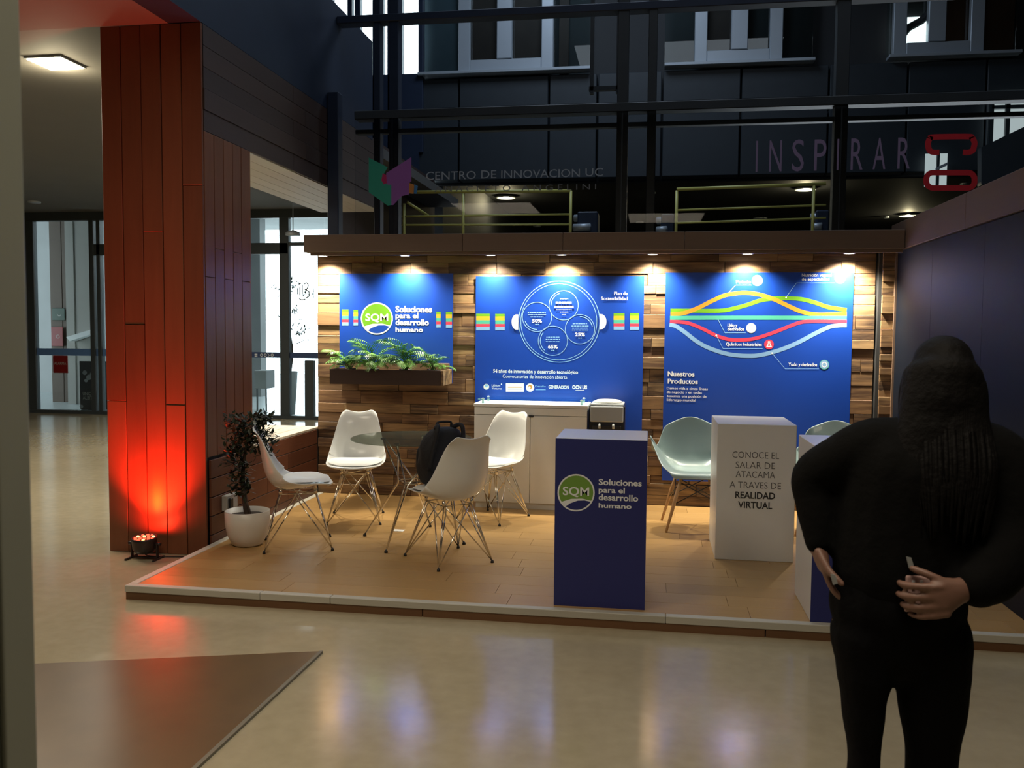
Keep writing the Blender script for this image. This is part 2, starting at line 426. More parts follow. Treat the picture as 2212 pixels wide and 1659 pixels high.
struct(box('floor', M['concrete'], None, -14, 8, -3, 14.5, -0.2, 0))
struct(box('floor_rear_hall', M['darkgrey'], None, -3.7, 8, 12, 28, 2.2, 2.4))
struct(box('ground', M['outfloor'], None, -30, 2, 14.56, 30, -0.25, -0.03))
ce = struct(box('ceiling', M['ceil'], None, -14, -3.2, -3, 5.57, 3.57, 3.72))
struct(box('ceiling_lobby', M['ceil'], None, -14, -3.2, 5.57, 14.5, 3.60, 3.72))
struct(box('ceiling_entrance', M['ceil'], None, -2.97, 8, -3, 2.9, 3.50, 3.62))
struct(box('ceiling_atrium', M['dark'], None, -14, 8, -3, 15.4, 9.0, 9.2))
struct(box('ceiling_rear_hall', M['dark'], None, -3.7, 8, 15.4, 28, 4.6, 4.75))
struct(box('wall_left', M['ceil'], None, -14.2, -14, -3, 14.5, 0, 3.7))
struct(box('wall_right', M['darkgrey'], None, 8, 8.2, -3, 28, 0, 9))
struct(box('wall_front', M['ceil'], None, -14, 8, -3.2, -3, 0, 9))
struct(box('wall_rear_hall', M['dark'], None, -3.7, 8, 28, 28.2, 2.2, 4.7))
struct(box('wall_hall_left', M['dark'], None, -3.85, -3.7, 15.5, 28, -0.03, 4.75))
struct(box('wall_partition', M['brownpanel'], None, -3.85, -3.7, 10.3, 14.9, 0, 4.1))
struct(box('wall_parapet', M['steelblue'], None, -3.2, -2.972, -3, 9.22, 3.572, 4.60))  # navy colour stands in for lens flare over this wall
struct(box('wall_atrium_left', M['darkgrey'], None, -14.2, -14, -3, 15, 3.72, 9))

# ---- far atrium facade (Y = 15): dark panels below, windows above
wf = struct(empty('wall_atrium_back', (0, 15, 4.1)))
box('backing', M['dark'], wf, -4.0, 8, 15.3, 15.45, 4.1, 9.0)
pxs = [869, 990, 1185, 1290, 1430, 1600, 1790, 1960, 2130, 2300]
for i in range(len(pxs) - 1):
    a = on(pxs[i], 250, Y=15).x; b = on(pxs[i + 1], 250, Y=15).x
    box('panel', M['darkgrey'], wf, a + 0.015, b - 0.015, 15.02, 15.3, 4.13, 5.15, bevel=0.01)
    box('panel', M['darkgrey'], wf, a + 0.015, b - 0.015, 15.02, 15.3, 5.35, 5.84, bevel=0.01)
def far_window(n, x0, x1, sill0, sill1, frame, panes, mullions, rail_top):
    """upper office window; frame=(left,right) px"""
    wn = struct(empty('window_%d' % n, (on((x0 + x1) / 2, 160, Y=15).x, 15, 5.9)))
    a, b = on(sill0, 150, Y=15).x, on(sill1, 150, Y=15).x
    box('sill', M['alu'], wn, a, b, 14.86, 15.1, 5.88, 5.93, bevel=0.006)
    if frame:
        fa, fb = on(frame[0], 120, Y=15).x, on(frame[1], 120, Y=15).x
        box('stile', M['alu'], wn, fa, fa + 0.20, 14.98, 15.1, 5.93, 8.2, bevel=0.01)
        box('stile', M['alu'], wn, fb - 0.20, fb, 14.98, 15.1, 5.93, 8.2, bevel=0.01)
        box('rail', M['alu'], wn, fa + 0.20, fb - 0.20, 14.98, 15.1, 5.93, 6.13, bevel=0.01)
        for mx in mullions:
            c = on(mx, 100, Y=15).x; box('mullion', M['alu'], wn, c - 0.13, c + 0.13, 14.96, 15.1, 6.13, 8.2, bevel=0.01)
    for (p0, p1, mm) in panes:
        c0, c1 = on(p0, 100, Y=15).x, on(p1, 100, Y=15).x
        box('curtain', M[mm], wn, c0, c1, 15.2, 15.28, 5.93, 8.2)
    a, b = on(x0, 100, Y=15).x, on(x1, 100, Y=15).x
    box('pane', M['clear'], wn, a, b, 15.12, 15.13, 5.93, 8.2)
    return wn
far_window(1, 906, 1275, 906, 1276, (990, 1195), [(906, 985, 'screenpale'), (1005, 1085, 'brownpanel'), (1105, 1175, 'brownpanel'), (1205, 1226, 'brownpanel')], [1090], 0)
far_window(2, 1436, 1758, 1435, 1758, (1500, 1690), [(1530, 1580, 'brownpanel')], [1597], 0)
w3 = far_window(3, 1918, 2200, 1916, 2200, (1928, 2124), [(2050, 2100, 'orangepanel'), (2128, 2200, 'orangepanel')], [2022], 0)
a, b = on(1952, 60, Y=15), on(2012, 95, Y=15)
box('lit_pane', M['outlit'], w3, a.x, b.x, 15.18, 15.19, b.z, on(1980, 28, Y=15).z)
MB().tube([on(1950, 75, Y=15.14), on(1962, 60, Y=15.14), on(1990, 45, Y=15.14), on(2014, 22, Y=15.14)], 0.06, 8).build('dark_bar', M['dark'], w3)  # dark bent tube crossing the pane
# curtain wall of the bright corner: sky seen between dark mullions
wc = struct(empty('window_4', (-5.2, 15, 4.6)))
for p0, p1 in ((640, 660), (680, 720), (752, 762), (768, 780), (806, 829), (838, 870), (905, 915)):
    a = on(p0, 60, Y=15).x; b = on(p1, 60, Y=15).x
    box('mullion', M['steelblue'], wc, a, b, 14.95, 15.1, 4.6, 9.0, bevel=0.01)
box('pane', M['clear'], wc, -7, -4.02, 15.02, 15.03, 4.6, 9.0)
struct(box('wall_curtain_base', M['steelblue'], None, -14, -4.0, 14.95, 15.15, 3.73, 5.93))
struct(box('wall_curtain_side', M['dark'], None, -14, -6.2, 14.95, 15.15, 5.93, 9.0))
# lit windows on the right, through the atrium
wn = struct(empty('window_5', (5.5, 15, 4.6)))
a = on(2140, 212, Y=14.9); b = on(2212, 300, Y=14.9)
box('pane', M['screen'], wn, a.x, 7.5, 14.88, 14.9, b.z - 0.1, a.z)
for x_ in (a.x, on(2173, 260, Y=14.9).x, 6.6): box('mullion', M['frame'], wn, x_ - 0.03, x_ + 0.03, 14.82, 14.88, b.z - 0.1, a.z)
box('transom', M['frame'], wn, a.x, 7.5, 14.82, 14.88, a.z - 0.18, a.z - 0.13)
sb = MB(); q = [on(2120, 318, Y=13.5), on(2300, 232, Y=13.5), on(2300, 330, Y=13.5), on(2120, 400, Y=13.5)]
sb.prism(q, (0, 0.15, 0)).build('stair_stringer', M['steel'], None, fix=True)
setp(bpy.data.objects['stair_stringer'], 'dark sloping stair stringer under the pale window at far upper right', 'stair')
wn = struct(empty('window_6', (3.0, 15.5, 4.0)))
a = on(2003, 330, Y=14.8); b = on(2048, 400, Y=14.8)
box('pane', M['screen'], wn, a.x, b.x, 14.88, 14.9, b.z, a.z)
box('mullion', M['frame'], wn, a.x + 0.16, a.x + 0.2, 14.84, 14.88, b.z, a.z)
MB().prism([on(2022, 362, Y=14.8), on(2048, 350, Y=14.8), on(2048, 356, Y=14.8), on(2022, 369, Y=14.8)], (0, 0.05, 0)).build('brace', M['alu'], wn, fix=True)

# ---- steel glazing frame behind the stand (Y = 8.2)
gf = setp(empty('glazed_screen', (0, 8.2, 0)), 'glass screen in dark steel posts behind the stand, carrying vinyl lettering', 'screen')
def zat(x, y, Y=8.2): return on(x, y, Y=Y).z
for x_, wd in ((818, 0.06), (854, 0.09), (1345, 0.10), (1408, 0.08), (1815, 0.11)):
    X = on(x_, 250, Y=8.2).x; box('post', M['steelblue'] if x_ < 900 else M['steel'], gf, X - wd / 2, X + wd / 2, 8.14, 8.26, 0, 6.5, bevel=0.006)
box('post', M['steelblue'], gf, -2.965, -2.86, 7.86, 7.98, 2.36, 3.72, bevel=0.006)
box('rail', M['steel'], gf, -2.80, 5.2, 8.13, 8.27, 3.53, 3.61, bevel=0.006)
box('rail', M['steelblue'], gf, -2.97, 5.2, 8.13, 8.27, 4.42, 4.49, bevel=0.006)
box('rail', M['steel'], gf, -2.80, 5.2, 8.16, 8.24, 3.40, 3.44, bevel=0.004)
# hung box section seen between the posts
box('lift_guide', M['steel'], gf, on(1275, 100, Y=8.9).x, on(1283, 100, Y=8.9).x, 8.9, 8.96, 3.9, 6.4)
box('lift_guide', M['steel'], gf, on(1332, 100, Y=8.9).x, on(1340, 100, Y=8.9).x, 8.9, 8.96, 3.9, 6.4)
box('rail', M['steel'], gf, on(1272, 190, Y=8.9).x, on(1345, 190, Y=8.9).x, 8.9, 8.96, 3.93, 3.97)
gp = gf
xs = [-2.80, on(852, 250, Y=8.2).x, on(1345, 250, Y=8.2).x, on(1815, 250, Y=8.2).x, 5.2]
for i in range(4): box('pane', M['clear_atr'], gp, xs[i] + 0.006, xs[i + 1] - 0.006, 8.128, 8.136, 0.02, 3.53)
# vinyl on the glass
pr = Print(8.126, gp)
pr4 = Print(8.126, gp, 780, 310, 4.096)
pr4.poly([(68, 125), (235, 210), (205, 262), (225, 360), (268, 365), (268, 545), (235, 550), (68, 430)], M['vgreen'], 'emblem')
pr4.poly([(445, 120), (445, 335), (425, 350), (425, 450), (360, 465), (285, 545), (268, 545), (268, 365), (225, 362), (222, 262)], M['vpurple'], 'emblem')
pr4.poly([(192, 262), (222, 280), (228, 350), (200, 362), (180, 325)], M['vmagenta'], 'emblem')
pr4.poly([(425, 348), (470, 365), (465, 445), (425, 440)], M['vorange'], 'emblem')
pr4.poly([(472, 360), (503, 377), (490, 445), (468, 443)], M['vblue'], 'emblem')
for t_, x0, x1, bs in (('CENTRO', 575, 1015, 318), ('DE', 1063, 1197, 308), ('INNOVACION', 1240, 1935, 302), ('UC', 1985, 2140, 288)): pr4.text(t_, x0, x1, bs, 72, M['textgrey'], 0.0)
for t_, x0, x1, bs in (('A N A C L E T O', 650, 1322, 424), ('A N G E L I N I', 1420, 2080, 412)): pr4.text(t_, x0, x1, bs, 50, M['textdim'], 0.0)
for k, (t_, x0, x1) in enumerate((('I', 1632, 1636), ('N', 1661, 1688), ('S', 1710, 1736), ('P', 1758, 1784), ('I', 1807, 1811), ('R', 1837, 1863), ('A', 1885, 1912), ('R', 1938, 1965))):
    pr.text(t_, x0, x1, 371.5 - k * 1.0, 69, M['textpurple'], 0.0)
def rr(x0, y0, x1, y1, r, skip=None):
    pts = []
    for cx, cy, a in ((x1 - r, y0 + r, -90), (x1 - r, y1 - r, 0), (x0 + r, y1 - r, 90), (x0 + r, y0 + r, 180)):
        for k in range(7):
            t = math.radians(a + k * 15); pts.append((cx + r * math.cos(t), cy + r * math.sin(t)))
    return pts
pr.stroke([(2029, 329), (2016, 329), (2008, 325), (2005, 316), (2005, 308), (2009, 299), (2018, 296), (2090, 295), (2100, 298), (2105, 308), (2104, 316), (2101, 325), (2092, 329), (2080, 329)], 11, M['vred'], 'lettering')
pr.stroke(rr(2001, 373, 2105, 406, 14), 11, M['vred'], 'lettering', closed=True, smooth=False)

# ---- yellow handrails of the rear mezzanine (Y = 12)
def handrail(label, x0, x1, ys, xp, ends):
    t = setp(empty('handrail', (on((x0 + x1) / 2, 450, Y=12).x, 12, 2.4)), label, 'handrail')
    for i, (xa, ya, xb, yb) in enumerate(ys):
        MB().tube([on(xa, ya, Y=12), on(xb, yb, Y=12)], 0.022 if i == 0 else 0.014, 10).build('rail', M['railyellow'], t, smooth=True)
    for x_, yt in xp:
        q = on(x_, yt, Y=12); MB().tube([(q.x, 12, 2.4), (q.x, 12, q.z)], 0.02, 10).build('post', M['railyellow'], t, smooth=True)
    return t
h1 = handrail('yellow tubular handrail under the words on the glass, centre left', 843, 1233,
         [(900, 415, 1233, 412), (843, 468, 1233, 463), (843, 486, 1233, 485)], [(1001, 418), (1233, 412), (873, 440)], None)
MB().tube([on(880, 437, Y=12), on(925, 466, Y=12.3)], 0.02, 8).build('stair_rail', M['railyellow'], h1, smooth=True)
h2 = handrail('yellow tubular handrail under the purple lettering, centre right', 1462, 1784,
         [(1462, 409, 1784, 397), (1462, 454, 1784, 443), (1460, 482, 1784, 471)], [(1462, 412), (1758, 400)], None)
# ---- machines beside the rails
def machine(px0, px1, yt, label, m_, top):
    a = on(px0, yt, Y=12.4); b = on(px1, yt, Y=12.4)
    t = setp(empty('cabinet', (a.x, 12.4, 2.4)), label, 'cabinet')
    box('body', M[m_], t, a.x, b.x, 12.35, 12.8, 2.4, a.z, bevel=0.015)
    MB().tube([(a.x - 0.05, 12.45, a.z - 0.08), (b.x - 0.1, 12.4, a.z - 0.08)], 0.05, 12).build('roller', M['alu'], t, smooth=True)
    MB().tube([(a.x - 0.05, 12.35, a.z - 0.22), (b.x - 0.1, 12.3, a.z - 0.22)], 0.05, 12).build('roller', M['alu'], t, smooth=True)
machine(1248, 1292, 458, 'blue machine at the right end of the left yellow handrail', 'steelblue', 0)
machine(1428, 1456, 463, 'small grey machine at the left end of the right yellow handrail', 'steelblue', 0)
machine(1762, 1790, 455, 'small grey machine at the right end of the right yellow handrail', 'steelblue', 0)

# ---- ceiling lamps of the rear hall, plus discs for lamp reflections
def lamp(x_, y_, z, rx, label, mm='lampwarm', round_=True, group=None):
    q = on(x_, y_, Z=z)
    t = setp(empty('ceiling_lamp', q), label, 'lamp', group)
    MB().lathe([(rx * 1.12, 0.0), (rx * 1.12, -0.03), (rx, -0.035)], 24, q).build('rim', M['alu'], t)
    MB().lathe([(0.0001, -0.03), (rx, -0.03)], 24, q).build('diffuser', M[mm], t)
    return t
for (x_, y_, r_, lb) in ((1093, 425, .19, 'warm round ceiling lamp just under the left yellow top rail'), (1740, 407, .19, 'bright warm ceiling lamp at right end of right yellow handrail'),
        (2087, 396, .10, 'small warm lamp seen inside the red letter O'), (2113, 397, .07, 'small warm lamp just right of the red letter O'),
        (1408, 415, .07, 'small white lamp between the two yellow handrails, upper one'), (1962, 464, .20, 'oval white lamp just above the right end of the wooden beam'),
        (1915, 468, .06, 'small yellowish lamp left of the oval lamp above the beam corner'), (1382, 479, .09, 'small white glowing disc for a lamp reflection, low between the two yellow handrails'),
        (1642, 471, .16, 'yellowish glowing disc for a lamp reflection along the lowest bar of the right handrail'), (1160, 488, .10, 'small glowing disc for a lamp reflection on the lowest bar of the left handrail')):  # last three discs stand in for lamp reflections in the glass
    lamp(x_, y_, 4.57, r_, lb)
def bulb(loc, power, col, soft=0.12):
    l = bpy.data.lights.new('bulb', 'POINT'); l.energy = power; l.color = col; l.shadow_soft_size = soft
    o = bpy.data.objects.new('bulb', l); COL.objects.link(o); o.location = loc
for x_, y_ in ((1093, 425), (1740, 407), (1962, 464)): bulb(on(x_, y_, Z=4.57) - Vector((0, 0, 0.12)), 30, (1.0, 0.85, 0.5), 0.06)
bulb((-4.64, 6.42, 3.5), 25, (1.0, 0.85, 0.55), 0.1)

# =================================================================== LOBBY at the left, entrance glazing
YG = 14.5
ent = struct(empty('window_7', (-8, YG, 0)))
def vpost(x0, x1, z0=0.0, z1=3.47, m_='frame', nm='mullion'):
    a = on(x0, 600, Y=YG).x; b = on(x1, 600, Y=YG).x; return box(nm, M[m_], ent, a, b, YG - 0.05, YG + 0.06, z0, z1, bevel=0.006)
vpost(50, 77); vpost(196, 206); vpost(212, 220); vpost(330, 350); vpost(440, 455)
vpost(606, 626)
vpost(659, 678, 0, 1.02)
box('header', M['frame'], ent, -14, -3.75, YG - 0.06, YG + 0.07, 3.45, 3.6)
box('sill', M['frame'], ent, -14, -3.75, YG - 0.06, YG + 0.07, 0.0, 0.06)
a = on(625, 600, Y=YG).x
box('transom', M['frame'], ent, on(206, 600, Y=YG).x, a, YG - 0.05, YG + 0.06, 2.84, 3.03, bevel=0.006)
box('transom', M['frame'], ent, a, -3.75, YG - 0.04, YG + 0.05, 2.98, 3.04, bevel=0.006)
box('pane', M['clear'], ent, -14, -3.75, YG - 0.004, YG + 0.004, 0.06, 3.45)
z0, z1 = on(600, 773, Y=YG).z, on(600, 761, Y=YG).z
box('band', M['bandnavy'], ent, on(540, 700, Y=YG).x, -3.8, YG - 0.012, YG - 0.006, z0, z1)
box('band', M['bandblue'], ent, on(60, 700, Y=YG).x, on(330, 700, Y=YG).x, YG - 0.012, YG - 0.006, on(150, 768, Y=YG).z, on(150, 753, Y=YG).z)
pr = Print(YG - 0.014, ent)
for k, x_ in enumerate((552, 565, 573, 580, 588)):
    if k == 0: pr.rect(550, 764, 556, 766, M['ink'], 'mark'); pr.rect(550, 768, 556, 770, M['ink'], 'mark')
    elif k == 3: pr.stroke([(578, 763), (582, 768), (578, 771)], 1.2, M['ink'], 'mark', smooth=False)
    else: pr.ring(x_, 767, 2.6, 1.2, M['ink'], 'mark', n=16)
# blackletter B on the glass
for st in ([(643, 622), (643, 636)], [(648, 620), (648, 638)], [(653, 614), (653, 636)], [(657, 614), (662, 611), (666, 616), (663, 624), (658, 626)],
           [(660, 626), (667, 630), (667, 640), (661, 643)], [(646, 645), (652, 648), (660, 646)], [(645, 615), (651, 611)]):
    pr.stroke(st, 2.6, M['thin_ink'], 'lettering')
pr.stroke([(677, 622), (677, 645)], 2.2, M['thin_ink'], 'lettering')
pr.rect(614, 630, 621, 641, M['silver'], 'notice')
# reflections / lamp fittings of the lobby ceiling
lp = setp(empty('ceiling_lamp', (-4.64, 6.42, 3.6)), 'bright square recessed ceiling lamp, top left of the picture', 'lamp')
q = on(120, 136, Z=3.59)
box('frame', M['alu'], lp, q.x - 0.155, q.x + 0.155, q.y - 0.155, q.y + 0.155, 3.585, 3.6)
box('diffuser', M['lampwarm'], lp, q.x - 0.14, q.x + 0.14, q.y - 0.14, q.y + 0.14, 3.578, 3.586)
for (x_, y_, r_, lb) in ((74, 438, .10, 'unlit looking round lamp on grey ceiling, far left'), (633, 509, .12, 'round lamp seen past the column, above the glass doors')):
    q = on(x_, y_, Z=3.58)
    if q.y > 14.3: q = on(x_, y_, Y=13.8); 
    t = setp(empty('ceiling_lamp', q), lb, 'lamp')
    if q.z < 3.5: MB().tube([(q.x, q.y, q.z), (q.x, q.y, 3.6)], 0.008, 6).build('cord', M['alu'], t)
    MB().lathe([(r_, 0.0), (r_, 0.05), (0.02, 0.09)], 24, q).build('shade', M['alu'], t, smooth=True)
    MB().lathe([(0.0001, 0.005), (r_ * 0.9, 0.005)], 24, q).build('diffuser', M['lampcool' if x_ > 100 else 'screen'], t)

# ---- outdoors beyond the glazing
struct(box('wall_outdoor_left', M['outgrey'], None, -18.0, -9.0, 19.5, 19.8, -0.03, 6))
struct(box('shade_slab', M['outgrey'], None, -22.0, -8.0, 14.6, 26, 4.6, 4.8))  # unseen slab added to keep the left outdoors in shade
struct(box('wall_outdoor_right', M['outwhite'], None, -8.9, 0, 27.0, 27.3, -0.03, 3.6))
oc = setp(empty('timber_pillar', (-11.6, 17, 0)), 'timber clad pillar outdoors beyond the left glass door', 'pillar')
a, b = on(107, 600, Y=17).x, on(140, 600, Y=17).x
for k in range(3):
    x0 = a + (b - a + 0.5) * k / 3; box('plank', M['outdoor_z'], oc, x0 + 0.005, x0 + (b - a + 0.5) / 3 - 0.005, 17, 17.6, -0.03, 4.5, bevel=0.005)
MB().lathe([(0.0001, 0)], 3) if False else None
cu = setp(empty('grey_banner', (-11, 16.8, 0)), 'tall pale grey panel hanging outdoors right of the timber pillar', 'panel')
a, b = on(141, 600, Y=16.6).x, on(196, 600, Y=16.6).x
for k in range(3): box('strip', M['outpale'], cu, a + (b - a) * k / 3 + 0.004, a + (b - a) * (k + 1) / 3 - 0.004, 16.6 + 0.02 * (k % 2), 16.63 + 0.02 * (k % 2), -0.03, 4.3)
aw = MB(); q = [on(143, 728, Y=16.4), on(196, 712, Y=16.4), on(196, 722, Y=16.4), on(150, 737, Y=16.4)]
setp(aw.prism(q, (0, 0.21, 0)).build('awning', M['outwhite'], None, fix=True), 'small white sloping awning behind the left glass door', 'awning')
def sign(x0, y0, x1, y1, Y, m_, label, glyph=None):
    a, b = on(x0, y0, Y=Y), on(x1, y1, Y=Y)
    t = setp(empty('sign', (a.x, Y, b.z)), label, 'sign')
    box('plate', M[m_], t, a.x, b.x, Y, Y + 0.02, b.z, a.z, bevel=0.004)
    if glyph:
        p = Print(Y - 0.001, t)
        p.ring((x0 + x1) / 2 + 2, (y0 + y1) / 2, 3.5, 1.5, M['outpale'], 'symbol', a0=glyph[0], a1=glyph[1], n=14)
sign(112, 666, 140, 692, 16.95, 'green', 'dark green square sign on the timber pillar outside', (0, 180))
sign(110, 706, 136, 748, 16.95, 'redsign', 'red fire equipment sign under the green sign', (0, 300))
sign(114, 768, 146, 806, 14.476, 'redsign', 'red notice on the left glass door under the blue band')
p = Print(14.47, bpy.data.objects['sign.002']); p.text('ALARMA', 117, 143, 788, 6, M['outpale'])
mb_ = setp(empty('poster_board', (-10.3, 14.7, 0)), 'dark poster board with pale lettering behind the left glass door', 'poster')
a, b = on(171, 780, Y=14.8), on(232, 884, Y=14.8)
box('board', M['dark'], mb_, a.x, b.x, 14.8, 14.84, 0.05, a.z, bevel=0.004)
box('foot', M['frame'], mb_, a.x + 0.05, b.x - 0.05, 14.75, 15.0, -0.03, 0.05)
p = Print(14.795, mb_); p.text('UNICO', 179, 203, 854, 7, M['outpale']); p.text('ALBITO', 179, 206, 863, 7, M['outpale'])
for (x_, y_, r_) in ((183, 805, 5), (192, 815, 6), (186, 822, 4), (198, 808, 4), (176, 878, 4), (201, 880, 3)): p.disc(x_, y_, r_, M['thin_grey'], 'picture', 10)
# pale chair box + tall planter with slender tree beyond the right hand glazing
st_ = setp(empty('outdoor_box', (-7.2, 16, 0)), 'square grey box on thin legs outside behind the glass, beside the tall planter', 'box')
a, b = on(549, 800, Y=16), on(575, 840, Y=16)
box('body', M['outgrey'], st_, a.x, b.x, 16, 16.4, b.z, a.z, bevel=0.01)
for x_ in (a.x + 0.03, b.x - 0.03): box('leg', M['frame'], st_, x_ - 0.01, x_ + 0.01, 16.05, 16.08, -0.03, b.z)
tp = setp(empty('tall_planter', (-6.7, 15.6, 0)), 'tall tapered grey planter with a slender leafy tree outside the glass', 'planter')
a = on(610, 802, Y=15.6); b = on(642, 802, Y=15.6); cx = (a.x + b.x) / 2; r_ = (b.x - a.x) / 2
MB().lathe([(r_ * 0.62, -0.03), (r_ * 1.0, a.z), (r_ * 0.9, a.z), (r_ * 0.88, a.z - 0.05), (0.001, a.z - 0.05)], 28, (cx, 15.6, 0)).build('pot', M['outgrey'], tp, smooth=True)
zt = a.z
trunk = smooth_pts([(cx, 15.6, zt - 0.06), (cx + 0.05, 15.6, zt + 0.4), (cx - 0.03, 15.62, zt + 0.9), (cx + 0.02, 15.6, zt + 1.5)])
MB().tube(trunk, [0.03 - 0.02 * i / len(trunk) for i in range(len(trunk))], 8).build('trunk', M['bark'], tp, smooth=True)
b = MB()
def leaf(b, p, d, L, W, up=Vector((0, 0, 1))):
    d = d.normalized(); sdir = d.cross(up)
    if sdir.length < 1e-3: sdir = Vector((1, 0, 0))
    sdir.normalize(); nn = sdir.cross(d)
    b.add([p, p + d * L * 0.45 + sdir * W / 2 - nn * L * 0.04, p + d * L, p + d * L * 0.45 - sdir * W / 2 - nn * L * 0.04], [(0, 1, 2, 3)])
rnd = random.Random(3)
for k in range(26):
    ang = rnd.uniform(0, 6.28); z = zt + rnd.uniform(0.55, 1.75); L = rnd.uniform(0.15, 0.5)
    base = Vector((cx, 15.6, z - 0.15)); tip = base + Vector((math.cos(ang) * L, math.sin(ang) * L, 0.15))
    b.tube([base, tip], 0.004, 4)
    for j in range(12):
        pp = base.lerp(tip, rnd.uniform(0.3, 1.0)); leaf(b, pp, Vector((rnd.uniform(-1, 1), rnd.uniform(-1, 1), rnd.uniform(-0.6, 0.6))), rnd.uniform(0.06, 0.11), 0.035)
b.build('foliage', M['darkleaf'], tp)['kind'] = 'stuff'

# =================================================================== TIMBER COLUMN, UPPER BEAM, LOW BENCH
YC0, YC1, XC0, XC1 = 5.57, 6.29, -3.70, -2.97
cl = setp(empty('timber_column', ((XC0 + XC1) / 2, (YC0 + YC1) / 2, 0)), 'square column clad in reddish timber planks, lit red from below', 'column')
box('core', M['dark'], cl, XC0 + 0.02, XC1 - 0.02, YC0 + 0.02, YC1 - 0.02, 0, 3.57)
jn = {0: [1.05], 1: [1.575], 2: [2.2], 3: [1.03], 4: [2.505]}
for k in range(5):
    x0 = XC0 + (XC1 - XC0) * k / 5; x1 = x0 + (XC1 - XC0) / 5; zs = [0.0] + jn[k] + [3.57]
    for i in range(len(zs) - 1):
        box('plank', M['column_z'], cl, x0 + 0.003, x1 - 0.003, YC0 + (0 if (k + i) % 2 else 0.002), YC0 + 0.022, zs[i] + 0.0015, zs[i + 1] - 0.0015, bevel=0.0025)
    box('plank', M['column_z'], cl, x0 + 0.003, x1 - 0.003, YC1 - 0.022, YC1, 0, 2.87, bevel=0.0025)
    y0 = YC0 + 0.024 + (YC1 - YC0 - 0.046) * k / 5; y1 = y0 + (YC1 - YC0 - 0.046) / 5
    for zz0, zz1 in ((0.67, 1.9 + 0.2 * (k % 2)), (1.9 + 0.2 * (k % 2), 2.87)):
        box('plank', M['column_z'], cl, XC1 - 0.022, XC1, y0 + 0.003, y1 - 0.003, zz0 + 0.0015, zz1 - 0.0015, bevel=0.0025)
    box('plank', M['column_z'], cl, XC0, XC0 + 0.022, y0 + 0.003, y1 - 0.003, 0, 2.87, bevel=0.0025)
ub = setp(empty('overhead_beam', (XC1, 7, 2.87)), 'deep timber beam running back from the column, dark outer face', 'beam')
box('core', M['dark'], ub, XC0 + 0.02, XC1 - 0.02, YC0 + 0.02, 9.6, 2.89, 3.56)
for k in range(5):
    z0 = 2.87 + 0.14 * k
    for y0, y1 in ((YC0 + 0.024, 7.1 + 0.25 * (k % 2)), (7.1 + 0.25 * (k % 2), 9.6)):
        box('board', M['darkbeam_y'], ub, XC1 - 0.02, XC1 + (0.006 if k == 1 else 0), y0 + 0.002, y1 - 0.002, z0 + 0.002, z0 + 0.138, bevel=0.002)
    x0 = XC0 + (XC1 - 0.024 - XC0) * k / 5; x1 = x0 + (XC1 - 0.024 - XC0) / 5
    box('board', M['pale_y'], ub, x0 + 0.002, x1 - 0.002, YC1 + 0.002, 9.6, 2.868, 2.888, bevel=0.002)
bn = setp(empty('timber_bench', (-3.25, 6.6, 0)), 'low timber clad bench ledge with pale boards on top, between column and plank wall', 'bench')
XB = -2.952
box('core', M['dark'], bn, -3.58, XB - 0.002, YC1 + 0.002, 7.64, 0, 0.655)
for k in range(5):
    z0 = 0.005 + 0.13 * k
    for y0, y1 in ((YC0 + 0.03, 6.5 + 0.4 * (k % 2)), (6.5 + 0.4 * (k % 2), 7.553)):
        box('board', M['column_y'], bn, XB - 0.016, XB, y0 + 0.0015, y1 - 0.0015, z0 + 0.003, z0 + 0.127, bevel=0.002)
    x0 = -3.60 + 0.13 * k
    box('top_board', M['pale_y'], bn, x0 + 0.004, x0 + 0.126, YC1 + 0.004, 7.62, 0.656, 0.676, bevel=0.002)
so = setp(empty('wall_socket', (XB, 6.0, 0.4)), 'small pale electrical socket box on the timber base behind the pot plant', 'socket')
a = on(490, 1072, X=XB + 0.04); b = on(514, 1095, X=XB + 0.04)
box('box', M['outpale'], so, XB, XB + 0.04, a.y, b.y, b.z, a.z, bevel=0.004)
box('plug', M['black'], so, XB + 0.04, XB + 0.06, a.y + 0.02, a.y + 0.06, b.z + 0.015, a.z - 0.02, bevel=0.004)

# =================================================================== STAGE PLATFORM
pf = setp(empty('stage_platform', (0, 6, 0)), 'low wooden stage platform with pale edging strip', 'platform')
box('base', M['dark'], pf, XL + 0.02, 1.92, YF + 0.02, 7.57, 0.0, ZP - 0.014)
rw = 0.19; y = YF + 0.052; r_ = 0
rnd = random.Random(11)
while y < 7.57:
    x = XL + 0.052 - rnd.uniform(0, 0.9); y1 = min(y + rw, 7.57)
    while x < 2.05:
        L = 1.28; x0 = max(x, XL + 0.052); x1 = min(x + L, 2.05)
        if x1 - x0 > 0.02: box('floor_board', M['laminate'], pf, x0 + 0.0008, x1 - 0.0008, y + 0.0008, y1 - 0.0008, ZP - 0.014, ZP, bevel=0.0008)
        x += L
    y = y1
x = XL
for x0, x1 in ((XL, -2.13), (-2.13, -1.72), (-1.72, 0.1), (0.1, 2.05)):
    box('edge_batten', M['whitewash_x'], pf, x0 + 0.001, x1 - 0.001, YF, YF + 0.05, 0.043, ZP + 0.002, bevel=0.003)
box('edge_batten', M['whitewash_x'], pf, XL, XL + 0.05, YF + 0.052, 6.3, 0.043, ZP + 0.002, bevel=0.003)
box('edge_batten', M['whitewash_x'], pf, XL, XL + 0.05, 6.302, 7.57, 0.043, ZP + 0.002, bevel=0.003)
for x0, x1 in ((XL, -1.2), (-1.2, 0.6), (0.6, 2.05)):
    box('riser_board', M['edge_brown'], pf, x0 + 0.006, x1 - 0.001, YF + 0.006, YF + 0.03, 0.0, 0.042)
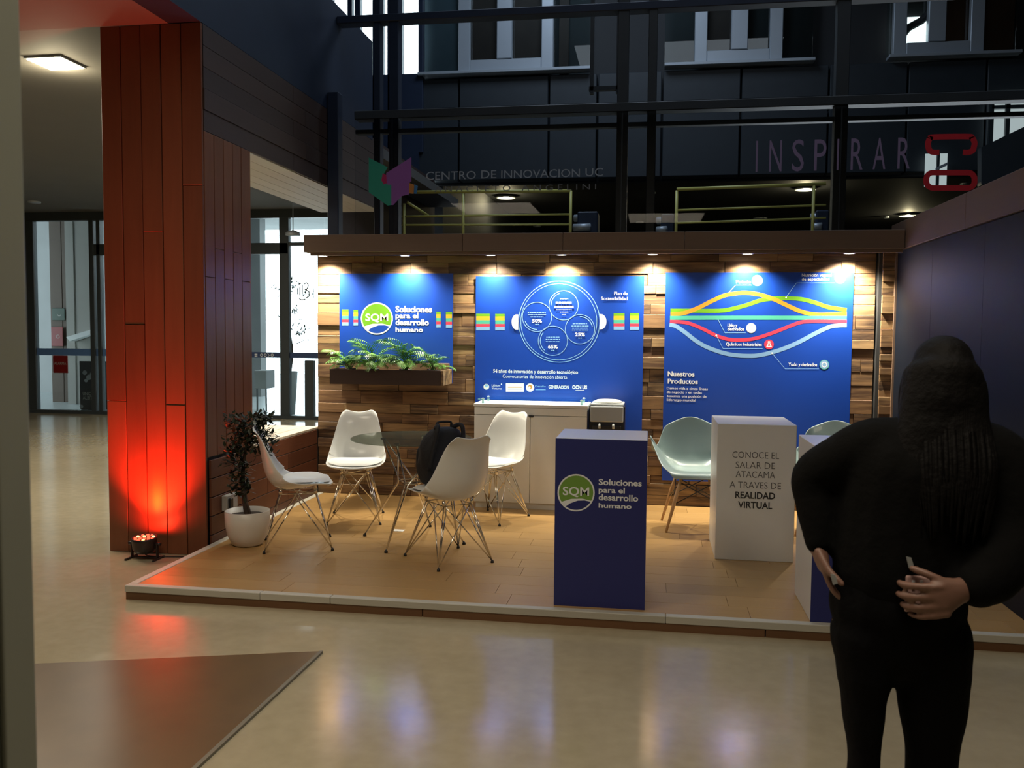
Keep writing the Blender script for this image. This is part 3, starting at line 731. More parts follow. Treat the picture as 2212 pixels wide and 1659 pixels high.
box('riser_board', M['edge_brown'], pf, XL + 0.006, XL + 0.03, YF + 0.03, 5.55, 0.0, 0.042)

# =================================================================== PLANK WALL
pw = struct(empty('wall_back', (0, YW, 0)))
box('backing', M['dark'], pw, XL - 0.004, 1.799, YW + 0.001, YW + 0.06, 0.0, 2.21)
rnd = random.Random(21)
z = ZP + 0.002
while z < 2.19:
    h = rnd.choice([0.07, 0.085, 0.1, 0.115, 0.075]); z1 = min(z + h, 2.205)
    if z1 > 2.17: z1 = 2.205
    x = XL
    while x < 1.78:
        L = rnd.uniform(0.22, 0.62) if x < 1.3 else rnd.uniform(0.1, 0.26)
        x1 = min(x + L, 1.79)
        if 1.79 - x1 < 0.08: x1 = 1.79
        pr_ = rnd.choice([0.004, 0.012, 0.019, 0.024, 0.009, 0.015])
        box('plank', M['reclaimed_x'], pw, x + 0.0012, x1 - 0.0012, YW - pr_, YW + 0.012, z + 0.0012, z1 - 0.0012, bevel=0.0025)
        x = x1
    z = z1
# narrow clad return beside the black wall
cr = setp(empty('clad_post', (1.85, 7.5, 0)), 'narrow post faced with small wood blocks beside the black wall', 'post')
box('core', M['dark'], cr, 1.80, 1.92, YW - 0.06, YW + 0.06, ZP, 2.205)
z = ZP + 0.001
while z < 2.2:
    z1 = min(z + rnd.choice([0.055, 0.07, 0.09]), 2.204)
    box('block', M['reclaimed_x'], cr, 1.825, 1.918, YW - 0.06 - rnd.choice([0.012, 0.02, 0.028]), YW - 0.06, z + 0.001, z1 - 0.001, bevel=0.002); z = z1
struct(box('trim_1', M['beam_x'], None, 1.915, 1.93, YW - 0.1, YW + 0.06, ZP, 2.205))
# black board wall on the right with its beam
wr = struct(empty('wall_stand_right', (XR, 6, 0)))
for k in range(3):
    y0 = YF + 0.05 + k * 0.985; box('board', M['wallblack'], wr, XR, XR + 0.05, y0 + 0.001, y0 + 0.984, ZP, 2.205, bevel=0.001)
bmr = setp(empty('timber_beam', (XR, 6.2, 2.21)), 'brown timber beam on top of the black right hand wall', 'beam')
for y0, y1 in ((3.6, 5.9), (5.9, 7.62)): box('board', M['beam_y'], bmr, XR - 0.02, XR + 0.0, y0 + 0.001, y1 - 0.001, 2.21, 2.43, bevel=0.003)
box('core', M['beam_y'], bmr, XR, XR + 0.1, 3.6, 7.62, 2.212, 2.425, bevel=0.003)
# beam over the plank wall, with joints
bmf = setp(empty('timber_beam', (-0.5, 7.3, 2.2)), 'long brown timber beam over the plank wall holding seven spotlights', 'beam')
for x0, x1 in ((-2.93, -1.55), (-1.55, -0.72), (-0.72, 0.25), (0.25, 1.905)): box('board', M['beam_x'], bmf, x0 + 0.001, x1 - 0.001, 7.2, 7.225, 2.205, 2.352, bevel=0.003)
box('soffit_board', M['beam_x'], bmf, -2.93, 1.905, 7.227, 7.66, 2.207, 2.227)
box('top_board', M['beam_x'], bmf, -2.93, 1.905, 7.227, 7.66, 2.325, 2.345)
box('fixing_strip', M['beam_x'], bmf, -2.88, 1.90, 7.225, 7.25, 2.18, 2.206)

# ---- seven spotlights
spots = [(697, 546, 1.9), (875, 548, 1.2), (1060, 552, 0.9), (1213, 553, 1.2), (1410, 549, 1.3), (1615, 547, 1.2), (1835, 545, 2.6)]
SL = ['first spotlight from the left under the beam, above the wall end', 'second spotlight from the left, above the logo banner and ferns',
      'third spotlight from the left, above the left edge of the circles banner', 'middle spotlight of seven, above the circles banner',
      'fifth spotlight from the left, above the gap between two banners', 'sixth spotlight from the left, above the coloured bands banner', 'rightmost spotlight under the beam, brightest glare on the wall']
for (x_, y_, pwr), lb in zip(spots, SL):
    X = on(x_, y_, Y=7.42).x
    t = setp(empty('spotlight', (X, 7.42, 2.2)), lb, 'spotlight', 'spotlights under the long beam')
    MB().lathe([(0.036, 2.207), (0.046, 2.195), (0.044, 2.188), (0.034, 2.19)], 24, (X, 7.42, 0)).build('bezel', M['alu'], t, smooth=True)
    MB().lathe([(0.0001, 2.190), (0.034, 2.190)], 24, (X, 7.42, 0)).build('lens', M['spotface'], t)
    l = bpy.data.lights.new('spot_beam', 'SPOT'); l.energy = 105 * pwr; l.color = (1.0, 0.90, 0.70); l.spot_size = math.radians(128); l.spot_blend = 1.0; l.shadow_soft_size = 0.03
    o = bpy.data.objects.new('spot_beam', l); COL.objects.link(o); o.location = (X, 7.42, 2.18)
    o.rotation_euler = (math.radians(8), 0, 0)
# =================================================================== BANNERS
def banner(px0, py0, px1, py1, label, z0=None):
    a = on(px0, py0, Y=YBAN); b = on(px1, py1, Y=YBAN); zb = b.z if z0 is None else z0
    t = setp(empty('banner', ((a.x + b.x) / 2, YBAN, zb)), label, 'banner')
    t['span'] = 0; del t['span']
    box('sheet', M['blue'], t, a.x, b.x, YBAN, YBAN + 0.005, zb, a.z)
    return t
BM = ['lime', 'yellow', 'teal', 'red', 'skyink']
def stripes(p, x0, y0, x1, y1):
    for k, f in enumerate(((0, .16), (.16, .40), (.40, .62), (.62, .80), (.80, 1))):
        p.rect(x0, y0 + (y1 - y0) * f[0], x1, y0 + (y1 - y0) * f[1], M[BM[k]], 'stripe')
def logo(p, cx, cy, R, g='lime', letters=None):
    p.disc(cx, cy, R, M['ink'], 'emblem'); p.disc(cx, cy, R * 0.92, M[g], 'emblem')
    r = R * 0.92
    lo = [(cx + r * math.cos(math.radians(a)), cy + r * math.sin(math.radians(a))) for a in range(28, 153, 5)]
    p.poly(lo + [(cx - r * 0.3, cy + r * 0.36), (cx + r * .35, cy + r * .34)], M['ink'], 'emblem')
    lo = [(cx + r * math.cos(math.radians(a)), cy + r * math.sin(math.radians(a))) for a in range(32, 131, 5)]
    p.poly(lo + [(cx - r * 0.35, cy + r * 0.62), (cx + r * .1, cy + r * .46), (cx + r * .5, cy + r * .45)], M['navy' if g != 'lime' else 'blue'], 'emblem')
    p.text('SQM', cx - R * .72, cx + R * .70, cy + R * .14, R * .44, M['ink'], 0.02)
b1 = banner(733, 591, 978, 800, 'blue banner with round green logo, behind the ferns', z0=1.09)
p = Print(YBAN, b1, 720, 580, 7.214)
stripes(p, 135, 635, 238, 890); stripes(p, 315, 645, 385, 890); stripes(p, 1605, 672, 1675, 920); stripes(p, 1755, 675, 1850, 925)
logo(p, 680, 780, 250)
for t_, x1, bs, cp in (('Soluciones', 1540, 680, 95), ('para el', 1325, 772, 80), ('desarrollo', 1490, 882, 90), ('humano', 1400, 985, 68)):
    p.text(t_, 970, x1, bs, cp, M['ink'], 0.03)
b2 = banner(1028, 597, 1385, 1000, 'blue banner with large circle holding four smaller circles and percentages', z0=0.09)
p = Print(YBAN, b2, 1020, 590, 5.82)
stripes(p, 50, 510, 220, 718); stripes(p, 290, 512, 410, 718); stripes(p, 1778, 505, 1915, 712); stripes(p, 1982, 502, 2098, 714)
p.ring(1095, 610, 510, 8, M['inkblue']); p.ring(1090, 612, 478, 6, M['inkblue'], n=60)
for cx, cy, a0, a1 in ((1150, 405, 180, 250), (815, 550, 90, 160), (1355, 705, 270, 350), (1015, 850, 130, 220)):
    p.ring(cx, cy, 184, 9, M['skyink'], 'ring'); p.ring(cx, cy, 158, 8, M['inkblue'], 'arc', a0=a0, a1=a1, n=16)
def dashes(cx, y, w_, h=9, mt='inkblue'):
    x = cx - w_ / 2; k = 0; r = random.Random(int(cx + y))
    while x < cx + w_ / 2:
        L = r.uniform(14, 34); p.rect(x, y, min(x + L, cx + w_ / 2), y + h, M[mt], 'text_line'); x += L + 7
for cx, ys, ws, pct, pb in ((815, (490, 518, 545), (230, 230, 160), '50%', 620), (1355, (632, 660, 688, 712), (180, 215, 195, 200), '25%', 792), (1015, (800, 828, 856), (165, 180, 175), '65%', 945)):
    for y_, w_ in zip(ys, ws): dashes(cx, y_, w_)
    p.text(pct, cx - 62, cx + 62, pb, 42, M['ink'], 0.03); dashes(cx, pb + 20, 46)
for y_, w_, h_ in ((318, 100, 9), (455, 190, 9), (484, 105, 9), (518, 50, 9)): dashes(1155, y_, w_, h_, 'ink')
dashes(1155, 360, 205, 24, 'ink'); dashes(1155, 412, 240, 24, 'ink')
p.poly([(580, 520)] + [(560 - 62 * math.sin(math.radians(a)), 615 - 97 * math.cos(math.radians(a))) for a in range(0, 181, 15)] + [(580, 710)], M['ink'], 'crescent')
p.poly([(1602, 516)] + [(1622 + 66 * math.sin(math.radians(a)), 610 - 95 * math.cos(math.radians(a))) for a in range(0, 181, 15)] + [(1602, 705)], M['ink'], 'crescent')
p.text('Plan de', 1785, 1955, 275, 42, M['ink'], 0.01); p.text('Sostenibilidad', 1620, 1955, 340, 42, M['ink'], 0.01)
p.text('54 años de innovación y desarrollo tecnológico', 265, 1330, 1258, 44, M['ink'], 0.02)
p.text('Convocatorias de innovación abierta', 385, 1195, 1322, 44, M['ink'], 0.0)
p.disc(180, 1428, 36, M['ink'], 'emblem'); p.disc(180, 1415, 20, M['inkblue'], 'emblem')
p.text('Lithium', 248, 352, 1425, 28, M['ink'], 0.0); p.text('Ventures', 248, 370, 1462, 28, M['ink'], 0.0); p.disc(370, 1395, 8, M['ink'], 'emblem')
p.rect(425, 1385, 652, 1490, M['ink'], 'emblem'); p.rect(450, 1428, 625, 1438, M['orange'], 'text_line'); p.rect(450, 1452, 625, 1460, M['thin_grey'], 'text_line')
p.disc(730, 1438, 52, M['ink'], 'emblem'); p.disc(730, 1430, 26, M['orange'], 'emblem'); p.disc(722, 1436, 14, M['ink'], 'emblem')
p.text('Desafío', 795, 925, 1432, 22, M['inkblue'], 0.0); p.rect(797, 1462, 925, 1468, M['inkblue'], 'text_line')
p.text('GENERACION', 960, 1215, 1450, 38, M['ink'], 0.03); p.text('OCN US', 1258, 1445, 1455, 44, M['ink'], 0.05); p.rect(1300, 1470, 1410, 1478, M['ink'], 'text_line')
b3 = banner(1438, 589, 1832, 1000, 'blue banner with five coloured wavy bands crossing it', z0=0.30)
p = Print(YBAN, b3, 1420, 570, 5.144)
W_ = 44
p.stroke([(145, 520), (400, 520), (700, 520), (850, 495), (1000, 455), (1150, 405), (1300, 385), (1450, 382), (1600, 392), (1750, 430), (1900, 480), (2105, 512)], W_, M['lime'], 'band')
p.stroke([(145, 562), (300, 545), (450, 490), (600, 415), (750, 350), (900, 325), (1000, 322), (1150, 345), (1300, 395), (1450, 465), (1600, 530), (1750, 560), (1900, 562), (2105, 556)], W_, M['orange'], 'band')
p.stroke([(140, 600), (1000, 598), (2105, 600)], W_, M['teal'], 'band')
p.stroke([(140, 640), (330, 655), (500, 720), (650, 795), (800, 840), (950, 845), (1100, 825), (1300, 760), (1450, 700), (1600, 648), (1750, 638), (2105, 642)], W_ * .85, M['red'], 'band')
p.stroke([(135, 680), (200, 690), (300, 755), (450, 870), (600, 945), (800, 1005), (1000, 1022), (1150, 1012), (1350, 960), (1550, 880), (1750, 775), (1900, 705), (2000, 685), (2105, 682)], W_, M['skyink'], 'band')
p.text('Potasio', 875, 1040, 218, 40, M['ink'], 0.02); p.disc(1110, 185, 60, M['ink'], 'icon'); p.stroke([(790, 322), (870, 235), (1045, 235)], 5, M['ink'], 'leader', smooth=False)
p.text('Nutrición vegetal', 1605, 1935, 140, 34, M['ink'], 0.01); p.text('de especialidad', 1605, 1910, 186, 34, M['ink'], 0.01); p.disc(2030, 160, 58, M['ink'], 'icon')
p.stroke([(1430, 372), (1545, 212), (1970, 212)], 4, M['inkblue'], 'leader', smooth=False); p.disc(1430, 374, 9, M['ink'], 'dot')
p.text('Litio y', 780, 888, 700, 38, M['ink'], 0.02); p.text('derivados', 780, 965, 742, 38, M['ink'], 0.02); p.disc(1042, 713, 55, M['ink'], 'icon'); p.stroke([(670, 610), (750, 766), (980, 766)], 5, M['inkblue'], 'leader', smooth=False)
p.text('Químicos industriales', 762, 1160, 910, 36, M['ink'], 0.02); p.disc(1240, 895, 54, M['red'], 'icon'); p.poly([(1228, 860), (1254, 860), (1254, 885), (1274, 925), (1208, 925), (1228, 885)], M['ink'], 'flask'); p.poly([(1236, 866), (1246, 866), (1247, 890), (1256, 912), (1226, 912), (1235, 890)], M['red'], 'flask')
p.stroke([(655, 795), (730, 940), (1170, 940)], 5, M['inkblue'], 'leader', smooth=False); p.disc(655, 795, 10, M['ink'], 'dot')
p.text('Yodo y derivados', 1455, 1775, 1136, 36, M['ink'], 0.02); p.disc(1855, 1120, 54, M['teal'], 'icon'); p.disc(1855, 1120, 48, M['skyink'], 'icon'); p.ring(1855, 1120, 26, 8, M['ink'], n=16)
p.stroke([(1280, 1000), (1420, 1166), (1795, 1166)], 4, M['inkblue'], 'leader', smooth=False); p.disc(1275, 992, 9, M['ink'], 'dot')
p.text('Nuestros', 115, 412, 1248, 52, M['ink'], 0.03); p.text('Productos', 115, 450, 1330, 52, M['ink'], 0.03)
for t_, x1, bs in (('Damos vida a cinco líneas', 560, 1398), ('de negocio y en todas', 495, 1440), ('tenemos una posición de', 545, 1484), ('liderazgo mundial', 425, 1526)):
    p.text(t_, 105, x1, bs, 28, M['ink'], 0.01)

# =================================================================== PEDESTALS
def pedestal(X0, X1, Y0, Y1, z1, label, front, body='white'):
    t = setp(empty('pedestal', ((X0 + X1) / 2, (Y0 + Y1) / 2, ZP)), label, 'pedestal')
    box('body', M[body], t, X0, X1, Y0 + 0.003, Y1, ZP, z1, bevel=0.003)
    if front: box('front_panel', M[front], t, X0, X1, Y0, Y0 + 0.003, ZP, z1 - 0.002)
    return t
a = on(1196, 1307, Z=ZP); Yp = a.y; c0 = on(1199, 946, Y=Yp)
zt1 = c0.z
pd1 = pedestal(a.x, on(1392.5, 1321, Y=Yp).x, Yp, on(1211, 926, Z=zt1).y, zt1, 'blue fronted pedestal with green logo standing at the stage edge', 'navy')
p = Print(Yp - 0.0005, pd1, 1160, 880, 3.457)
logo(p, 292, 637, 139, 'olive')
for t_, x1, bs, cp in (('Soluciones', 782, 583, 44), ('para el', 656, 638, 40), ('desarrollo', 755, 697, 46), ('humano', 706, 752, 34)): p.text(t_, 460, x1, bs, cp, M['ink'], 0.025)
a = on(1544, 1208, Z=ZP); Yq = a.y; zt2 = on(1550, 915, Y=Yq).z
pd2 = pedestal(a.x, on(1722, 918, Y=Yq).x, Yq, on(1531, 897, Z=zt2).y, zt2, 'white pedestal with black lettering about virtual reality', None)
p = Print(Yq + 0.002, pd2)
for t_, x0, x1, bs, k_ in (('CONOCE EL', 1582, 1683, 990, 0), ('SALAR DE', 1589, 1674, 1012, 0), ('ATACAMA', 1589, 1674, 1032, 0), ('A TRAVES DE', 1576, 1687, 1055, 0), ('REALIDAD', 1588, 1674, 1077, 1), ('VIRTUAL', 1594, 1668, 1098, 1)):
    p.text(t_, x0, x1, bs, 14, M['dark_ink' if k_ else 'thin_ink'], 0.02 if k_ else -0.008)
a = on(1750, 1343, Z=ZP); Yr = a.y; bk = on(1704.5, 1281, Z=ZP)
pd3 = pedestal(a.x, a.x + 0.48, Yr, bk.y, zt1, 'white sided pedestal with dark blue front, half hidden behind the person', 'navy')

# =================================================================== COUNTER, DISPENSER
ct = setp(empty('white_counter', (-0.97, 7.35, ZP)), 'white two door counter cabinet under the circles banner', 'cabinet')
X0, X1, Y0 = -1.435, -0.503, 7.16
ztc = on(1100, 873, Y=Y0).z
box('body', M['white'], ct, X0, X1, Y0 + 0.02, YBAN - 0.005, ZP + 0.05, ztc - 0.025, bevel=0.002)
box('plinth', M['white'], ct, X0 + 0.01, X1 - 0.01, Y0 + 0.03, YBAN - 0.02, ZP, ZP + 0.05)
box('worktop', M['white'], ct, X0 - 0.006, X1 + 0.006, Y0 - 0.002, YBAN - 0.005, ztc - 0.025, ztc, bevel=0.002)
zd = on(1100, 897, Y=Y0).z; xm = on(1145, 950, Y=Y0).x
box('top_panel', M['white'], ct, X0, X1, Y0, Y0 + 0.018, zd + 0.003, ztc - 0.028, bevel=0.0015)
d1 = box('door', M['white'], ct, X0, xm - 0.002, Y0, Y0 + 0.018, ZP + 0.055, zd - 0.002, bevel=0.0015)
d2 = box('door', M['white'], ct, xm + 0.002, X1, Y0, Y0 + 0.018, ZP + 0.055, zd - 0.002, bevel=0.0015)
MB().lathe([(0.008, 0), (0.008, 0.006), (0.0001, 0.006)], 12).build('lock', M['silver'], None)
lk = bpy.data.objects['lock']; lk.parent = d2; lk.rotation_euler = (math.pi / 2, 0, 0); lk.location = (on(1165, 903, Y=Y0).x, Y0 - 0.001, on(1165, 903, Y=Y0).z)
box('handle', M['black'], d1, xm - 0.012, xm + 0.028, Y0 - 0.02, Y0, zd - 0.012, zd + 0.006, bevel=0.003)
gt = setp(empty('glass_display_top', (-0.97, 7.35, ztc)), 'glass sheet on metal standoffs lying on the white counter', 'glass')
box('sheet', M['cyanglass'], gt, X0 + 0.02, X1 + 0.01, Y0 + 0.03, YBAN - 0.04, ztc + 0.03, ztc + 0.038)
for x_ in (X0 + 0.06, X1 - 0.05):
    for y_ in (Y0 + 0.06, YBAN - 0.08): MB().lathe([(0.010, ztc), (0.010, ztc + 0.03), (0.014, ztc + 0.039), (0.0001, ztc + 0.045)], 12, (x_, y_, 0)).build('standoff', M['silver'], gt, smooth=True)
wd = setp(empty('water_dispenser', (-0.34, 7.3, ZP)), 'silver and black water dispenser right of the white counter', 'dispenser')
a = on(1272, 880, Y=7.15); b = on(1350, 880, Y=7.15); zt = on(1310, 878, Y=7.15).z; zm = on(1310, 912, Y=7.15).z
box('body', M['blackgloss'], wd, a.x, b.x, 7.16, 7.5, ZP, zt + 0.005, bevel=0.012, seg=3)
box('upper_panel', M['silver'], wd, a.x + 0.012, b.x - 0.012, 7.145, 7.165, zm, zt, bevel=0.008, seg=2)
box('top_rim', M['silver'], wd, a.x + 0.01, b.x - 0.01, 7.17, 7.48, zt + 0.003, zt + 0.018, bevel=0.008, seg=2)
MB().lathe([(0.11, zt + 0.015), (0.115, zt + 0.03), (0.09, zt + 0.042), (0.0001, zt + 0.045)], 32, ((a.x + b.x) / 2, 7.32, 0)).build('lid', M['white_pl'], wd, smooth=True)
box('drip_recess', M['black'], wd, a.x + 0.03, b.x - 0.03, 7.15, 7.16, zm - 0.18, zm - 0.03, bevel=0.004)
for x_ in (a.x + 0.09, b.x - 0.09): MB().tube([(x_, 7.16, zm - 0.02), (x_, 7.12, zm - 0.02), (x_, 7.12, zm - 0.05)], 0.01, 8).build('tap', M['silver'], wd, smooth=True)

# =================================================================== CHAIRS
def wire_leg(parent, fx, fy, tops, foot=(0, 0), r=0.0042, m_='chrome'):
    b = MB()
    for t_ in tops: b.tube([t_, (fx, fy, 0.012)], r, 6)
    lg = b.build('leg', M[m_], parent, smooth=True)
    MB().lathe([(0.011, 0.0), (0.010, 0.010), (0.006, 0.018), (0.0001, 0.019)], 10, (fx, fy, 0)).build('foot_cap', M['black'], lg, smooth=True)
    return lg
def catprof(P, v):
    n = len(P) - 1; t = v * n; i = min(int(t), n - 1); t -= i
    q = [P[max(i - 1, 0)], P[i], P[i + 1], P[min(i + 2, n)]]
    return [0.5 * (2 * q[1][k] + (q[2][k] - q[0][k]) * t + (2 * q[0][k] - 5 * q[1][k] + 4 * q[2][k] - q[3][k]) * t * t + (3 * q[1][k] - q[0][k] - 3 * q[2][k] + q[3][k]) * t ** 3) for k in range(len(q[0]))]
def make_side_chair():
    """front of the chair faces -Y"""
    t = empty('shell_chair', (0, 0, 0))
    # profile: y, z, half width, edge lift
    P = [(-0.238, 0.425, 0.150, 0.000), (-0.215, 0.436, 0.205, 0.010), (-0.13, 0.426, 0.232, 0.030), (-0.02, 0.406, 0.240, 0.055), (0.08, 0.399, 0.240, 0.085),
         (0.158, 0.425, 0.236, 0.112), (0.206, 0.505, 0.226, 0.098), (0.228, 0.605, 0.205, 0.066), (0.244, 0.700, 0.180, 0.040), (0.264, 0.780, 0.158, 0.018), (0.285, 0.822, 0.146, 0.004)]
    def f(u, v):
        y, z, hw, e = catprof(P, v); u = u * 2 - 1
        y2, z2, _, _ = catprof(P, min(1, v + 0.01)); y1, z1, _, _ = catprof(P, max(0, v - 0.01))
        d = Vector((0, y2 - y1, z2 - z1)).normalized(); nn = Vector((0, -d.z, d.y))
        k = abs(u) ** 2.2
        x = hw * u * (1 - 0.06 * (abs(u) ** 6))
        q = Vector((x, y, z)) + nn * e * k
        if v > 0.86:     # rounded ears and the dip between them
            s_ = (v - 0.86) / 0.14; q.z += s_ * (0.022 * math.cos(u * 3.1) * -0.5 - 0.05 * max(0, abs(u) - 0.72) ** 1.2 * 3.4)
        if v < 0.10: q.y += (0.10 - v) / 0.10 * 0.05 * u * u
        return q
    sh = MB().grid(f, 18, 34).build('shell', M['white_pl'], t, smooth=True, solid=0.007, sub=1)
    def g(u, v):
        a_ = u * 2 * math.pi; r_ = v
        x = 0.205 * r_ * math.copysign(abs(math.cos(a_)) ** 0.7, math.cos(a_)); y = -0.045 + 0.170 * r_ * math.copysign(abs(math.sin(a_)) ** 0.7, math.sin(a_))
        return (x, y, 0.446 + 0.032 * (1 - r_ ** 6) - 0.012 * (1 - r_) + 0.03 * abs(x / 0.24) ** 2.5)
    MB().grid(g, 32, 8).build('cushion', M['cushion'], t, smooth=True)
    b = MB(); c = [(-0.10, -0.12), (0.10, -0.12), (0.10, 0.11), (-0.10, 0.11)]
    zz = 0.372
    b.tube([(x, y, zz) for x, y in c] + [(c[0][0], c[0][1], zz)], 0.0045, 6)
    b.tube([(-0.10, -0.12, zz), (0.10, 0.11, zz)], 0.004, 6)
    for x, y in c: b.tube([(x, y, zz), (x, y, 0.408)], 0.012, 8)
    b.build('wire_frame', M['chrome'], t, smooth=True)
    F = [(-0.20, -0.225), (0.20, -0.225), (0.195, 0.215), (-0.195, 0.215)]
    for i, (fx, fy) in enumerate(F):
        own = (c[i][0], c[i][1], zz); s1 = (c[i][0] * -0.9, c[i][1], zz); s2 = (c[i][0] * 1.0, c[i][1] * -0.2, zz)
        wire_leg(t, fx, fy, [own, (own[0] * 0.8, own[1] * 1.0, zz), s1, s2])
    return t
PROTO = make_side_chair()
def place_chair(proto, first, x, y, face, label, group=None):
    o = proto if first else copy_tree(proto)
    o.location = (x, y, ZP); o.rotation_euler = (0, 0, math.atan2(face[1], face[0]) + math.pi / 2)
    setp(o, label, 'chair', group); return o
chairs = [((-2.36, 5.665), (0.386, 0.163), 'white shell chair beside the potted tree, seen from its side'),
          ((-2.247, 6.553), (0.097, -0.395), 'white shell chair facing the camera, left of the glass table'),
          ((-1.262, 5.49), (-0.303, 0.331), 'white shell chair seen from behind, holding the black backpack'),
          ((-1.203, 6.793), (-0.172, -0.41), 'white shell chair in front of the white counter doors')]
for i, ((x, y), f, lb) in enumerate(chairs): place_chair(PROTO, i == 0, x, y, f, lb, 'white shell chairs round the glass table')

def make_armchair():
    t = empty('armchair', (0, 0, 0))
    P = [(-0.235, 0.400, 0.175, 0.00, 0.0), (-0.225, 0.428, 0.215, 0.015, 0.0), (-0.15, 0.440, 0.245, 0.05, 0.02), (-0.05, 0.428, 0.265, 0.14, 0.035), (0.06, 0.422, 0.275, 0.20, 0.045),
         (0.15, 0.440, 0.275, 0.22, 0.045), (0.205, 0.505, 0.265, 0.16, 0.03), (0.235, 0.600, 0.250, 0.09, 0.0), (0.255, 0.690, 0.225, 0.055, 0.0), (0.272, 0.765, 0.190, 0.03, 0.0), (0.282, 0.812, 0.120, 0.01, 0.0)]
    def f(u, v):
        y, z, hw, e, fl = catprof(P, v); u = u * 2 - 1
        a = abs(u)
        y2, z2 = catprof(P, min(1, v + 0.01))[:2]; y1, z1 = catprof(P, max(0, v - 0.01))[:2]
        d = Vector((0, y2 - y1, z2 - z1)).normalized(); nn = Vector((0, -d.z, d.y))
        k = a ** 3.2
        x = math.copysign(hw * (1 - (1 - a) ** 1.25), u) + math.copysign(fl * max(0, a - 0.8) / 0.2, u) * 1.3
        q = Vector((x, y, z)) + nn * e * k * (0.45 if v > 0.55 else 1)
        if 0.2 < v <= 0.75: q.z += 0.05 * k * math.sin((v - 0.2) / 0.55 * math.pi)
        if v > 0.72: q.z -= ((v - 0.72) / 0.28) ** 2 * 0.055 * a * a
        return q
    MB().grid(f, 26, 36).build('shell', M['greyblue'], t, smooth=True, solid=0.008, sub=1)
    T = [(-0.12, -0.13), (0.12, -0.13), (0.12, 0.12), (-0.12, 0.12)]; F = [(-0.235, -0.22), (0.235, -0.22), (0.22, 0.20), (-0.22, 0.20)]
    for (tx, ty), (fx, fy) in zip(T, F):
        MB().tube([(tx, ty, 0.385), ((tx * 2 + fx) / 3, (ty * 2 + fy) / 3, 0.26), (fx, fy, 0.0)], [0.011, 0.015, 0.009], 12).build('leg', M['legwood'], t, smooth=True)
    b = MB()
    def lp(i, z): k = (0.385 - z) / 0.385; return (T[i][0] + (F[i][0] - T[i][0]) * k, T[i][1] + (F[i][1] - T[i][1]) * k, z)
    for i in range(4):
        j = (i + 1) % 4
        b.tube([lp(i, 0.36), lp(j, 0.20)], 0.004, 6); b.tube([lp(i, 0.20), lp(j, 0.36)], 0.004, 6)
        b.tube([(T[i][0], T[i][1], 0.385), (T[j][0], T[j][1], 0.385)], 0.006, 6)
        b.tube([(T[i][0], T[i][1], 0.38), (T[i][0], T[i][1], 0.425)], 0.012, 8)
    b.build('brace', M['black'], t, smooth=True)
    return t
AP = make_armchair()
place_chair(AP, True, 0.345, 6.78, (0.10, -1), 'grey blue armchair with wooden legs between blue and white pedestals', 'grey blue armchairs')
place_chair(AP, False, 1.34, 6.75, (-0.25, -1), 'grey blue armchair mostly hidden behind the person', 'grey blue armchairs')

# =================================================================== GLASS TABLE
tb = setp(empty('glass_table', (-1.642, 5.97, ZP)), 'round smoked glass table on chrome wire legs', 'table')
MB().lathe([(0.0001, 0.712), (0.418, 0.712), (0.422, 0.717), (0.418, 0.722), (0.0001, 0.722)], 64, (-1.642, 5.97, ZP)).build('glass_top', M['tabletop'], tb, smooth=False)
F = [(-1.997, 6.008), (-1.708, 5.579), (-1.25, 5.9), (-1.614, 6.389)]
cx, cy = -1.642, 5.97
for i, (fx, fy) in enumerate(F):
    dx, dy = fx - cx, fy - cy; wx, wy = cx + dx * 0.26, cy + dy * 0.26
    nx_, ny_ = F[(i + 1) % 4][0] - cx, F[(i + 1) % 4][1] - cy
    b = MB()
    b.tube([(fx, fy, ZP + 0.012), (wx, wy, ZP + 0.42), (cx + dx * 0.6, cy + dy * 0.6, ZP + 0.70)], 0.0055, 8)
    b.tube([(fx, fy, ZP + 0.012), (wx + nx_ * 0.05, wy + ny_ * 0.05, ZP + 0.40), (cx + nx_ * 0.55, cy + ny_ * 0.55, ZP + 0.70)], 0.0055, 8)
    lg = b.build('leg', M['chrome'], tb, smooth=True)
    MB().lathe([(0.013, ZP), (0.012, ZP + 0.010), (0.006, ZP + 0.02), (0.0001, ZP + 0.021)], 10, (fx, fy, 0)).build('foot_cap', M['black'], lg, smooth=True)
    MB().lathe([(0.018, ZP + 0.70), (0.018, ZP + 0.711)], 12, (cx + dx * 0.6, cy + dy * 0.6, 0)).build('glass_pad', M['black'], tb)
b = MB(); b.tube([(cx + (f_[0] - cx) * 0.26, cy + (f_[1] - cy) * 0.26, ZP + 0.42) for f_ in F + F[:1]], 0.004, 6); b.build('tie_ring', M['chrome'], tb, smooth=True)
MB().lathe([(0.07, ZP + 0.40), (0.07, ZP + 0.408)], 20, (cx, cy, 0)).build('lower_plate', M['chrome'], tb)

